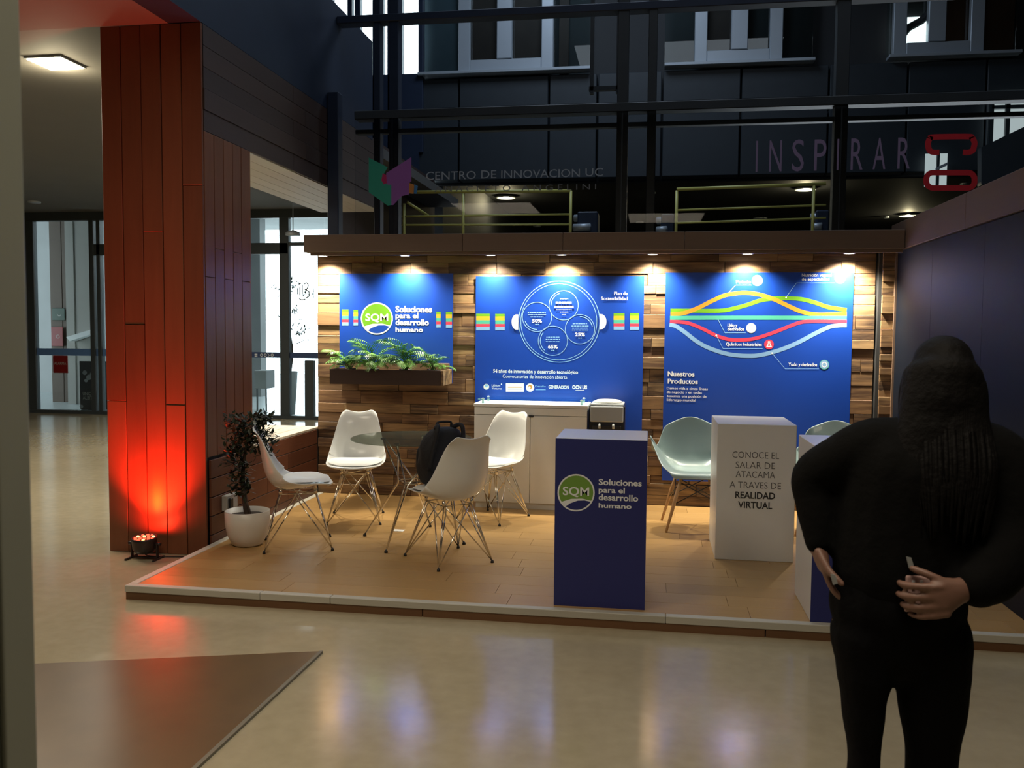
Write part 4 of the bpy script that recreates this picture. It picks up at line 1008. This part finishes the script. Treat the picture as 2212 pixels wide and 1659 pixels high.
# =================================================================== BACKPACK on the rear view chair
ch = Vector((-1.262, 5.49, ZP)); fd = Vector((-0.303, 0.331, 0)).normalized(); rt = Vector((-fd.y, fd.x, 0)) * -1
bp = setp(empty('backpack', ch + fd * 0.03 + Vector((0, 0, 0.47))), 'black backpack leaning on the seat of the chair seen from behind', 'backpack')
base = ch + fd * 0.06 + rt * -0.045
def sq(a_, e): return math.copysign(abs(a_) ** e, a_)
def pack(u, v):
    th = u * 2 * math.pi; ph = (v - 0.5) * math.pi
    cx_ = sq(math.cos(ph), 0.55)
    top = max(0, (v - 0.5) * 2)
    x = 0.150 * cx_ * sq(math.cos(th), 0.6) * (1 - 0.18 * top); y = 0.095 * cx_ * sq(math.sin(th), 0.7) * (1 - 0.25 * top)
    z = 0.235 + 0.235 * sq(math.sin(ph), 0.75)
    q = base + rt * x + fd * (y - 0.17 * (z / 0.47) * 0.45) + Vector((0, 0, 0.475 + z * 0.82))
    n_ = noise.noise(q * 9) * 0.012
    return q + Vector((n_, n_, 0))
MB().grid(pack, 40, 26).build('bag_body', M['fabric'], bp, smooth=True)
def pk(u, v):
    th = u * 2 * math.pi; ph = (v - 0.5) * math.pi; cx_ = sq(math.cos(ph), 0.5)
    q = base + rt * (0.115 * cx_ * sq(math.cos(th), 0.6)) + fd * (0.085 + 0.03 * cx_ * sq(math.sin(th), 0.7)) + Vector((0, 0, 0.475 + 0.15 + 0.12 * sq(math.sin(ph), 0.7)))
    return q
MB().grid(pk, 24, 14).build('front_pocket', M['fabric'], bp, smooth=True)
top = base + Vector((0, 0, 0.475 + 0.38)) - fd * 0.07
MB().tube(smooth_pts([top + rt * -0.05, top + rt * -0.045 + Vector((0, 0, 0.035)), top + rt * 0.045 + Vector((0, 0, 0.035)), top + rt * 0.05]), 0.008, 8).build('carry_handle', M['fabric'], bp, smooth=True)
for s_ in (-1, 1):
    MB().tube(smooth_pts([top + rt * 0.06 * s_, base - fd * 0.15 + rt * 0.09 * s_ + Vector((0, 0, 0.86)), base - fd * 0.10 + rt * 0.12 * s_ + Vector((0, 0, 0.6))]), 0.014, 8).build('strap', M['fabric'], bp, smooth=True)
MB().box(-.004,.004,-.002,.002,-.02,.02).build('zip_pull', M['silver'], None); zp_ = bpy.data.objects['zip_pull']; zp_.parent = bp; zp_.location = (base + rt * -0.04 - fd * 0.13 + Vector((0, 0, 0.72))) - origin(bp)

# =================================================================== PLANTER WITH FERNS
a = on(712, 797, Y=7.22); b_ = on(952, 799, Y=7.22); zb = on(712, 829, Y=7.22).z; zt = a.z
pt = setp(empty('plant_trough', ((a.x + b_.x) / 2, 7.38, zb)), 'dark wooden trough fixed to the plank wall under the logo banner', 'planter')
box('front_board', M['planter'], pt, a.x, b_.x, 7.22, 7.24, zb, zt, bevel=0.002)
box('bottom_board', M['planter'], pt, a.x, b_.x, 7.241, 7.56, zb + 0.002, zb + 0.02)
box('end_board', M['reclaimed_x'], pt, b_.x + 0.001, b_.x + 0.022, 7.22, 7.56, zb, zt, bevel=0.002)
box('end_board', M['planter'], pt, a.x + 0.001, a.x + 0.02, 7.241, 7.56, zb + 0.021, zt, bevel=0.002)
box('back_board', M['reclaimed_x'], pt, a.x + 0.021, b_.x, 7.542, 7.556, zb + 0.021, zt + 0.05, bevel=0.002)
def frond_mesh(L, seed, arch):
    r = random.Random(seed); b = MB(); pts = []
    for i in range(15):
        t = i / 14; pts.append(Vector((0, L * (0.85 * t + 0.0), L * (0.95 * t - arch * t * t))))
    b.tube(pts, [0.0028 - 0.002 * i / 14 for i in range(15)], 4)
    pts2 = smooth_pts(pts[2:], 1)
    for i in range(1, len(pts2)):
        t = 0.15 + 0.85 * i / (len(pts2) - 1); d = (pts2[i] - pts2[i - 1]).normalized(); pts_i = pts2[i]
        ll = L * 0.36 * math.sin(math.pi * (0.25 + 0.68 * t)) + 0.02
        for s_ in (-1, 1):
            dd = (d * 0.75 + Vector((s_, 0, 0.15 - 0.3 * t)) * 0.8)
            p0 = pts_i; dirn = dd.normalized(); wdt = 0.0075
            side = Vector((0, 0, 1)).cross(dirn).normalized() * wdt / 2
            m_ = p0 + dirn * ll * 0.45 + Vector((0, 0, 0.006)); e_ = p0 + dirn * ll - Vector((0, 0, ll * 0.28))
            b.add([p0, m_ + side, e_, m_ - side], [(0, 1, 2, 3)])
    return b
fproto = []
for k, (L, ar) in enumerate(((0.21, 0.55), (0.17, 0.7), (0.25, 0.6))):
    fproto.append((L, ar, k))
def fern(x, y, z, s, seed, label, n, lean=(0, 0)):
    r = random.Random(seed)
    t = setp(empty('potted_fern', (x, y, z)), label, 'plant', 'ferns in the trough')
    MB().lathe([(0.040, -0.085), (0.052, 0.0), (0.056, 0.006), (0.048, 0.004), (0.046, -0.01), (0.0001, -0.012)], 20, (x, y, z)).build('pot', M['black'], t, smooth=True)
    for k in range(n):
        L, ar, sd = fproto[k % 3]; key = 'frond_mesh_%d' % sd
        if key in bpy.data.meshes: me = bpy.data.meshes[key]; o = bpy.data.objects.new('frond', me); COL.objects.link(o)
        else:
            o = frond_mesh(L, sd, ar).build('frond', M['leaf'], None); o.data.name = key
        o.parent = t; o.location = (r.uniform(-.02, .02), r.uniform(-.02, .02), 0)
        az = math.radians(92) + math.radians(176) * k / (n - 1) + r.uniform(-.15, .15)
        o.rotation_euler = (r.uniform(-0.25, 0.55) , r.uniform(-.15, .15), az); sc = s * r.uniform(0.75, 1.15); o.scale = (sc, sc, sc)
    t.rotation_euler = (lean[0], lean[1], 0)
fy = 7.36; fz = zt - 0.005
for px_, s, n, sd, lb, le in ((756, 1.05, 22, 1, 'leftmost green fern in the trough, reaching past the banner edge', (0, -0.08)), (806, 1.35, 24, 2, 'tall green fern in the trough under the round logo', (0, 0)),
                       (876, 1.3, 24, 3, 'brightly lit fern in the trough under the white slogan', (0, 0.03)), (936, 0.95, 18, 4, 'smallest green fern at the right end of the trough', (0, 0.1))):
    fern(on(px_, 795, Y=fy).x, fy, fz, s, sd, lb, n, le)

# =================================================================== POTTED TREE
px_, py_ = -2.70, 5.62
pot = setp(empty('potted_tree', (px_, py_, ZP)), 'small dark leafed tree in a white round pot beside the side view chair', 'plant')
MB().lathe([(0.0001, 0.0), (0.085, 0.0), (0.105, 0.012), (0.135, 0.08), (0.148, 0.15), (0.150, 0.235), (0.143, 0.238), (0.138, 0.20), (0.12, 0.198)], 48, (px_, py_, ZP)).build('pot', M['pot'], pot, smooth=True)
MB().lathe([(0.0001, 0.205), (0.08, 0.207), (0.137, 0.20)], 32, (px_, py_, ZP)).build('soil', M['soil'], pot, smooth=True)
tr = smooth_pts([(px_, py_, ZP + 0.20), (px_ - 0.02, py_, ZP + 0.32), (px_ - 0.04, py_ + 0.02, ZP + 0.42), (px_ - 0.03, py_ + 0.02, ZP + 0.58), (px_ + 0.02, py_, ZP + 0.76)])
MB().tube(tr, [0.022 - 0.014 * i / len(tr) for i in range(len(tr))], 10).build('trunk', M['bark'], pot, smooth=True)
MB().tube(smooth_pts([(px_ + 0.03, py_ - 0.02, ZP + 0.20), (px_ + 0.02, py_ - 0.02, ZP + 0.25), (px_ - 0.01, py_, ZP + 0.30)]), 0.009, 8).build('root', M['bark'], pot, smooth=True)
b = MB(); rnd = random.Random(9)
for (cx_, cz_, rx, rz, n) in ((0.02, 0.80, 0.17, 0.10, 420), (0.05, 0.70, 0.15, 0.08, 260), (-0.10, 0.62, 0.08, 0.07, 90), (-0.05, 0.46, 0.07, 0.12, 240), (0.13, 0.86, 0.05, 0.05, 50)):
    for k in range(n):
        a_ = rnd.uniform(0, 6.28); r_ = rnd.random() ** 0.5; h_ = rnd.uniform(-1, 1)
        pp = Vector((px_ + cx_ + rx * r_ * math.cos(a_), py_ + rx * 0.8 * r_ * math.sin(a_), ZP + cz_ + rz * h_))
        leaf(b, pp, Vector((rnd.uniform(-1, 1), rnd.uniform(-1, 1), rnd.uniform(-0.5, 0.8))), rnd.uniform(0.035, 0.065), 0.026)
b.build('foliage', M['darkleaf'], pot)['kind'] = 'stuff'

# =================================================================== RED UPLIGHT
ul = setp(empty('led_uplight', (-3.33, 5.44, 0)), 'black stage uplight with glowing red lenses on the floor at the column', 'lamp')
c = Vector((-3.34, 5.42, 0.105)); tilt = math.radians(-5)   # leans towards the column
def rot(p): return Vector((p[0], p[1] * math.cos(tilt) + p[2] * math.sin(tilt), -p[1] * math.sin(tilt) + p[2] * math.cos(tilt)))
b = MB(); n0 = 28
prof = [(0.0001, -0.06), (0.06, -0.055), (0.078, -0.03), (0.082, 0.03), (0.082, 0.045), (0.075, 0.045), (0.074, 0.036), (0.0001, 0.036)]
for r_, z_ in prof:
    for k in range(n0): b.v.append(c + rot((r_ * math.cos(2 * math.pi * k / n0), r_ * math.sin(2 * math.pi * k / n0), z_)))
for i in range(len(prof) - 1):
    for k in range(n0): b.f.append([i * n0 + k, i * n0 + (k + 1) % n0, (i + 1) * n0 + (k + 1) % n0, (i + 1) * n0 + k])
hd = b.build('housing', M['parblack'], ul, smooth=True)
for ring_, cnt in ((0.0, 1), (0.030, 6), (0.058, 11)):
    for k in range(cnt):
        a_ = 2 * math.pi * k / cnt; q = c + rot((ring_ * math.cos(a_), ring_ * math.sin(a_), 0.044))
        MB().lathe([(0.0105, -0.006), (0.009, 0.001), (0.0001, 0.004)], 8, q).build('lens', M['ledy' if (k + cnt) % 4 == 0 else 'led'], hd, smooth=True)
b = MB()
for s_ in (-1, 1):
    b.box(c.x + s_ * 0.092 - 0.004, c.x + s_ * 0.092 + 0.004, c.y - 0.012, c.y + 0.012, 0.012, 0.11)
    b.box(c.x + s_ * 0.100 - 0.006, c.x + s_ * 0.100 + 0.006, c.y - 0.07, c.y + 0.07, 0.0, 0.012)
b.box(c.x - 0.096, c.x + 0.096, c.y - 0.012, c.y + 0.012, 0.008, 0.016)
b.build('bracket', M['parblack'], ul, bevel=0.001)
for s_ in (-1, 1): MB().tube([c + Vector((s_ * 0.082, 0, 0)), c + Vector((s_ * 0.115, 0, 0))], 0.012, 10).build('knob', M['parblack'], ul, smooth=True)
MB().tube(smooth_pts([c + rot((0, 0, -0.055)), (c.x + 0.03, c.y - 0.02, 0.03), (c.x + 0.12, c.y + 0.06, 0.006), (c.x + 0.30, c.y + 0.09, 0.006)]), 0.004, 6).build('cable', M['black'], ul, smooth=True)
def rspot(name, power, col, size, loc, tgt, blend=0.6, soft=0.03):
    l = bpy.data.lights.new(name, 'SPOT'); l.energy = power; l.color = col; l.spot_size = math.radians(size); l.spot_blend = blend; l.shadow_soft_size = soft
    o = bpy.data.objects.new(name, l); COL.objects.link(o); o.location = loc
    o.rotation_euler = (Vector(tgt) - Vector(loc)).to_track_quat('-Z', 'Y').to_euler(); return o
rspot('red_glow', 13, (1.0, 0.035, 0.012), 150, c + rot((0, 0, 0.07)), (-3.34, 5.60, 0.38), 1.0)
rspot('red_wash', 210, (1.0, 0.035, 0.012), 100, c + rot((0, 0, 0.07)), (-3.34, 5.60, 0.95), 1.0)
rspot('amber_core', 30, (1.0, 0.42, 0.03), 24, c + rot((0, 0.05, 0.06)), (-3.33, 5.575, 0.40), 1.0)
rspot('red_ceiling', 110, (1.0, 0.03, 0.02), 56, c + rot((0, 0, 0.07)), (-3.5, 4.2, 3.57), 0.3)

# =================================================================== SMALL THINGS, MAT, DOOR FRAME
q = on(860, 1146, Z=ZP)
cd = setp(box('paper_card', M['paper'], None, q.x - 0.045, q.x + 0.045, q.y - 0.03, q.y + 0.03, ZP + 0.0005, ZP + 0.002), 'small white card lying on the stage floor under the table', 'card')
cd2 = cd
A = on(690, 1410, Z=0.0); B = on(80, 1437, Z=0.0); Cc = on(420, 1659, Z=0.0)
eb = (B - A).normalized(); ec = (Cc - A).normalized()
rug = setp(empty('entrance_mat', A), 'brown entrance mat with pale edge strip, lower left', 'mat')
L1, L2 = 3.5, 3.2
q = [A, A + eb * L1, A + eb * L1 + ec * L2, A + ec * L2]
MB().prism([Vector((p_.x, p_.y, 0.0)) for p_ in q], (0, 0, 0.008)).build('carpet', M['mat_rug'], rug, fix=True)
nrm = Vector((-ec.y, ec.x, 0)); 
if nrm.dot(-eb) < 0: nrm = -nrm
q = [A, A + ec * L2, A + ec * L2 + nrm * 0.018, A + nrm * 0.018]
MB().prism([Vector((p_.x, p_.y, 0.0)) for p_ in q], (0, 0, 0.011)).build('edge_strip', M['matedge'], rug, fix=True)
df = struct(empty('door_1', (-0.66, 0.8, 0)))
xr = -0.662
for x0, x1, y0, y1 in ((xr - 0.007, xr, 0.812, 0.86), (xr - 0.016, xr - 0.0072, 0.800, 0.86), (xr - 0.024, xr - 0.0162, 0.808, 0.86), (xr - 0.033, xr - 0.0242, 0.796, 0.86), (xr - 0.040, xr - 0.0332, 0.806, 0.86), (xr - 0.30, xr - 0.0402, 0.79, 0.86)):
    box('frame_profile', M['doorframe'], df, x0, x1, y0, y1, 0, 2.6, bevel=0.0025, seg=2)
# =================================================================== PERSON (back to the camera, dark clothes)
KP = 2.1 / FPX
def J(x, y, dy=0.0):
    """joint measured in the photograph at the figure's distance, dy = towards/away in metres"""
    return on(x, y, Y=2.10 + dy)
def skin_obj(name, chains, m_, parent, voxel=0.007, smooth_it=2, thin=False):
    """one continuous surface: tapered limbs of elliptical section merged by a voxel remesh"""
    b = MB(); idx = []; N = 14
    for pts, link in chains:
        P_ = [Vector(p_) for p_, _ in pts]; R_ = [(r_ if isinstance(r_, tuple) else (r_, r_)) for _, r_ in pts]
        if link: P_ = [idx[link[0]][0][link[1]]] + P_; lr = idx[link[0]][1][link[1]]; R_ = [(min(lr[0], R_[0][0]), min(lr[1], R_[0][1]))] + R_
        idx.append((([Vector(p_) for p_, _ in pts]), R_[1:] if link else R_))
        n = len(P_); K = 5; C = []; Q = []
        for i in range(n - 1):
            a_ = P_[max(i - 1, 0)]; b_ = P_[i]; c_ = P_[i + 1]; d_ = P_[min(i + 2, n - 1)]
            for k in range(K):
                t = k / K
                C.append(0.5 * ((2 * b_) + (c_ - a_) * t + (2 * a_ - 5 * b_ + 4 * c_ - d_) * t * t + (3 * b_ - a_ - 3 * c_ + d_) * t ** 3))
                s_ = t * t * (3 - 2 * t); Q.append((R_[i][0] * (1 - s_) + R_[i + 1][0] * s_, R_[i][1] * (1 - s_) + R_[i + 1][1] * s_))
        C.append(P_[-1]); Q.append(R_[-1])
        # rounded ends
        d0 = (C[0] - C[1]).normalized(); d1 = (C[-1] - C[-2]).normalized()
        e0 = [(C[0] + d0 * min(Q[0]) * math.sin(a), (Q[0][0] * math.cos(a), Q[0][1] * math.cos(a))) for a in (1.45, 1.1, .7, .35)]
        e1 = [(C[-1] + d1 * min(Q[-1]) * math.sin(a), (Q[-1][0] * math.cos(a), Q[-1][1] * math.cos(a))) for a in (.35, .7, 1.1, 1.45)]
        CC = [p_ for p_, _ in e0] + C + [p_ for p_, _ in e1]; QQ = [r_ for _, r_ in e0] + Q + [r_ for _, r_ in e1]
        base_ = len(b.v)
        for i, p_ in enumerate(CC):
            d = (CC[min(i + 1, len(CC) - 1)] - CC[max(i - 1, 0)]).normalized()
            dep = Vector((0, 1, 0)); dep = dep - d * dep.dot(d)
            if dep.length < 0.25: dep = Vector((0, 0, 1)) - d * d.z
            dep.normalize(); lat = d.cross(dep)
            for k in range(N):
                t = 2 * math.pi * k / N; b.v.append(p_ + lat * math.cos(t) * QQ[i][0] + dep * math.sin(t) * QQ[i][1])
        for i in range(len(CC) - 1):
            for k in range(N): b.f.append([base_ + i * N + k, base_ + i * N + (k + 1) % N, base_ + (i + 1) * N + (k + 1) % N, base_ + (i + 1) * N + k])
        b.f.append([base_ + k for k in range(N)][::-1]); b.f.append([base_ + (len(CC) - 1) * N + k for k in range(N)])
    o = b.build(name, m_, parent, smooth=True, fix=True)
    rm = o.modifiers.new('remesh', 'REMESH'); rm.mode = 'VOXEL'; rm.voxel_size = voxel; rm.use_smooth_shade = True
    sm = o.modifiers.new('smooth', 'SMOOTH'); sm.factor = 0.5; sm.iterations = smooth_it
    bpy.context.view_layer.update()
    me2 = bpy.data.meshes.new_from_object(o.evaluated_get(bpy.context.evaluated_depsgraph_get()))
    o.modifiers.clear(); o.data = me2; me2.materials.clear(); me2.materials.append(m_)
    me2.polygons.foreach_set('use_smooth', [True] * len(me2.polygons))
    return o
pe = setp(empty('person', (on(1960, 1400, Y=2.1).x, 2.1, 0)), 'person in black jacket and trousers with long dark hair, back to the camera', 'person')
hipL, hipR = J(1868, 1330), J(2005, 1330)
kL = J(1866, 1640, 0.0); kR = J(2010, 1625, 0.03)
gx = lambda v, z: Vector((v.x, v.y, z))
aL = Vector((kL.x + 0.01, 2.14, 0.09)); aR = Vector((kR.x - 0.01, 2.17, 0.09))
pel = J(1938, 1300); wst = J(1955, 1150); chest = J(1985, 1000); neck = J(2025, 905); 
headc = J(2035, 822)
shL, shR = J(1895, 972), J(2130, 990)
elL, wrL = J(1764, 1035, 0.06), J(1768, 1180, 0.02)
elR, wrR = J(2222, 1150, -0.02), J(2085, 1272, -0.13)
def finger(base, d, side, lens, r, curl, up):
    """d = pointing direction, curls towards 'side'"""
    pts = [(base - d * 0.02, r * 1.05), (base, r)]; p_ = base; a_ = 0
    for L_, c_ in zip(lens, curl):
        a_ += c_; q_ = (d * math.cos(a_) + side * math.sin(a_)).normalized(); p_ = p_ + q_ * L_; pts.append((p_, r * (0.92 if L_ > 0.02 else 0.75)))
    return pts
body = [
    ([(pel, (.115, .085)), (wst, (.100, .08)), (chest, (.110, .085)), (J(2010, 945), (.065, .055)), (neck, (.045, .045)), (J(2030, 862, .01), (.052, .052)), (headc, (.070, .085)), (J(2036, 800, .005), (.058, .068))], None),
    ([(hipL, .070), (J(1868, 1440), .055), (J(1864, 1525), .042), (kL, .028), (gx(aL, .33), .034), (aL, .030), (aL + Vector((0, .10, -.045)), .032), (aL + Vector((0, .17, -.055)), .024)], (0, 0)),
    ([(hipR, .075), (J(2010, 1440), .070), (J(2013, 1525), .062), (kR, .045), (gx(aR, .33), .052), (aR, .034), (aR + Vector((.02, .10, -.045)), .032), (aR + Vector((.03, .17, -.055)), .024)], (0, 0)),
    ([(shL, .038), (elL, .030), (wrL, .024)], (0, 3)),
    ([(shR, .038), (elR, .034), (wrR, .026)], (0, 3)),
]
# right hand of the picture: back of the hand to the camera, fingers closed to the left round a phone
pm = J(2045, 1285, -0.15)
fdir = (J(1980, 1290, -0.15) - J(2045, 1285, -0.15)).normalized()
upv = Vector((0, 0, 1)); inn = Vector((0.0, 1, 0))
palm = [(J(2072, 1276, -.14), (.028, .022)), (pm, (.038, .017)), (J(2024, 1295, -.155), (.038, .013))]
body.append((palm, (4, 2)))
tips = [(1268, .034, (.036, .024, .018)), (1290, .037, (.040, .026, .019)), (1311, .035, (.037, .024, .018)), (1330, .030, (.030, .020, .016))]
for k, (yy, _, ls) in enumerate(tips):
    bs = J(2014 + k * 4, yy, -.158)
    dd = (fdir + Vector((0, 0, -0.05 * k + 0.06))).normalized()
    body.append((finger(bs, dd, inn, ls, .0088 if k < 3 else .0078, (0.25, 0.55, 0.55), upv), None))
body.append((finger(J(2050, 1262, -.15), (fdir * 0.75 + upv * 0.45).normalized(), (inn * 0.7 + fdir * 0.4).normalized(), (.032, .026, .020), .0095, (0.1, 0.35, 0.3), upv), None))
# left hand of the picture: hangs from the cuff, slightly curled
hd_ = (J(1790, 1262, 0) - wrL).normalized()
body.append(([(J(1773, 1200, .01), (.018, .028)), (J(1779, 1222, .0), (.014, .036))], (3, 2)))
sx = Vector((0.1, 1, 0)).normalized()
for k, ls in enumerate(((.036, .024, .018), (.040, .026, .019), (.037, .024, .018), (.029, .019, .015))):
    bs = J(1781, 1230, 0) + sx * (-0.027 + 0.018 * k)
    body.append((finger(bs, (hd_ + sx * 0.06 * (k - 1.5)).normalized(), Vector((1, 0, 0)), ls, .0085 if k < 3 else .0075, (0.15, 0.4, 0.4), upv), None))
body.append((finger(J(1776, 1206, -.022), (hd_ * .8 - sx * .5 + Vector((.15, 0, 0))).normalized(), Vector((1, 0, 0)), (.030, .024, .018), .0092, (0.1, .25, .2), upv), None))
# face on the far side (towards +Y): nose, brow, chin; ears
hz = headc
body.append(([(hz + Vector((0, .07, -.005)), .016), (hz + Vector((0, .098, -.022)), .010), (hz + Vector((0, .102, -.032)), .011)], None))
body.append(([(hz + Vector((-.025, .085, -.062)), .009), (hz + Vector((0, .092, -.062)), .011), (hz + Vector((.025, .085, -.062)), .009)], None))
for s_ in (-1, 1): body.append(([(hz + Vector((s_ * .072, .0, .012)), .008), (hz + Vector((s_ * .078, -.006, -.02)), .007)], None))
bo = skin_obj('body', body, M['skin'], pe, voxel=0.0045, smooth_it=3)
for s_ in (-1, 1):
    e_ = MB().lathe([(0.0001, -0.011), (0.008, -0.008), (0.011, 0), (0.008, 0.008), (0.0001, 0.011)], 12, hz + Vector((s_ * .030, .078, .006))).build('eye', M['ink'], pe, smooth=True)
# trousers
tw = [
    ([(pel + Vector((0, 0, .10)), (.135, .10)), (pel, (.152, .118)), (J(1938, 1375), (.13, .10))], None),
    ([(J(1872, 1360), (.080, .095)), (J(1868, 1440), (.064, .085)), (J(1864, 1525), (.048, .070)), (J(1866, 1640), (.035, .058)), (gx(kL, .40), (.045, .055)), (gx(aL, .14), .052), (gx(aL, .09), .050)], (0, 2)),
    ([(J(2005, 1360), (.088, .098)), (J(2012, 1440), (.084, .09)), (J(2014, 1510), (.077, .08)), (J(2012, 1640), (.056, .065)), (gx(kR, .40), .056), (gx(aR, .14), .054), (gx(aR, .09), .052)], (0, 2)),
]
skin_obj('trousers', tw, M['trouser'], pe, voxel=0.010, smooth_it=4)
# jacket with wide sleeves
jk = [
    ([(J(1945, 1235), (.150, .125)), (J(1950, 1130), (.142, .12)), (J(1975, 1020), (.150, .125)), (J(2000, 965), (.120, .100)), (J(2020, 925), (.07, .065))], None),
    ([(J(1890, 958, .0), (.060, .065)), (J(1812, 995, .03), (.058, .062)), (J(1760, 1030, .06), (.054, .06)), (J(1765, 1090, .05), (.050, .056)), (J(1768, 1170, .02), (.032, .040))], (0, 3)),
    ([(J(2135, 985, .0), (.075, .075)), (J(2190, 1060, -.01), (.082, .08)), (J(2190, 1160, -.03), (.082, .078)), (J(2140, 1235, -.09), (.066, .062)), (J(2112, 1262, -.12), (.052, .05))], (0, 3)),
]
skin_obj('jacket', jk, M['cloth'], pe, voxel=0.010, smooth_it=4)
# long hair: cap plus strands falling down the back
hr = [([(J(2036, 786, .0), (.064, .076)), (J(2035, 815, -.010), (.084, .092)), (J(2032, 870, -.03), (.086, .080)), (J(2028, 925, -.05), (.088, .060)), (J(2022, 1000, -.075), (.090, .042)), (J(2018, 1070, -.09), (.070, .030)), (J(2016, 1110, -.09), (.045, .02))], None)]
ho = skin_obj('hair', hr, M['hair'], pe, voxel=0.008, smooth_it=5)
b = MB(); rnd = random.Random(5)
for k in range(70):
    a_ = -math.pi * (0.02 + 0.96 * k / 69)
    x_ = math.cos(a_); y_ = math.sin(a_)
    p0 = J(2037, 780) + Vector((x_ * .045, y_ * .05, .02)); p1 = J(2034, 825) + Vector((x_ * .082, y_ * .092, 0)); p2 = J(2032, 900) + Vector((x_ * .088, y_ * .090 - .01, 0))
    p3 = J(2025, 1010) + Vector((x_ * .092, y_ * .06 - .075, rnd.uniform(-.02, .02))); p4 = J(2020, 1100) + Vector((x_ * .075, y_ * .03 - .10, rnd.uniform(-.05, .03)))
    b.tube(smooth_pts([p0, p1, p2, p3, p4], 5), [.006] * 16 + [.005, .004, .003, .002, .001], 5)
b.build('locks', M['hair'], ho, smooth=True)
# shoes
for an, tag_ in ((aL, 0), (aR, 1)):
    skin_obj('shoe', [([(Vector((an.x, an.y - .03, .045)), (.036, .042)), (Vector((an.x + .005, an.y + .05, .040)), (.042, .038)), (Vector((an.x + .012, an.y + .15, .030)), (.042, .028)), (Vector((an.x + .014, an.y + .19, .028)), (.030, .024))], None)], M['black'], pe, voxel=0.008)
# phone in the hand, pale pin on the trousers
ph = setp(empty('smartphone', J(1992, 1290, -.128)), 'smartphone with pale pinkish case held in the right hand', 'phone')
c_ = J(1992, 1290, -.125)
MB().box(c_.x - .034, c_.x + .030, c_.y, c_.y + .009, c_.z - .035, c_.z + .045).build('case', M['phonecase'], ph, bevel=.004, seg=2)
MB().box(c_.x - .022, c_.x - .016, c_.y - .002, c_.y, c_.z + .016, c_.z + .036).build('lens', M['ink'], ph)
MB().box(c_.x - .006, c_.x + .0, c_.y - .002, c_.y, c_.z + .016, c_.z + .036).build('lens', M['ink'], ph)
for k in range(2):
    c2 = (J(1964, 1215, -.13), J(1800, 1252, -.095))[k]
    MB().prism([c2 + Vector((-.006, 0, .012)), c2 + Vector((.004, 0, .010)), c2 + Vector((.010, 0, -.008)), c2 + Vector((0, 0, -.012))], (0, .003, 0)).build('pale_tag', M['silver'], pe, fix=True)
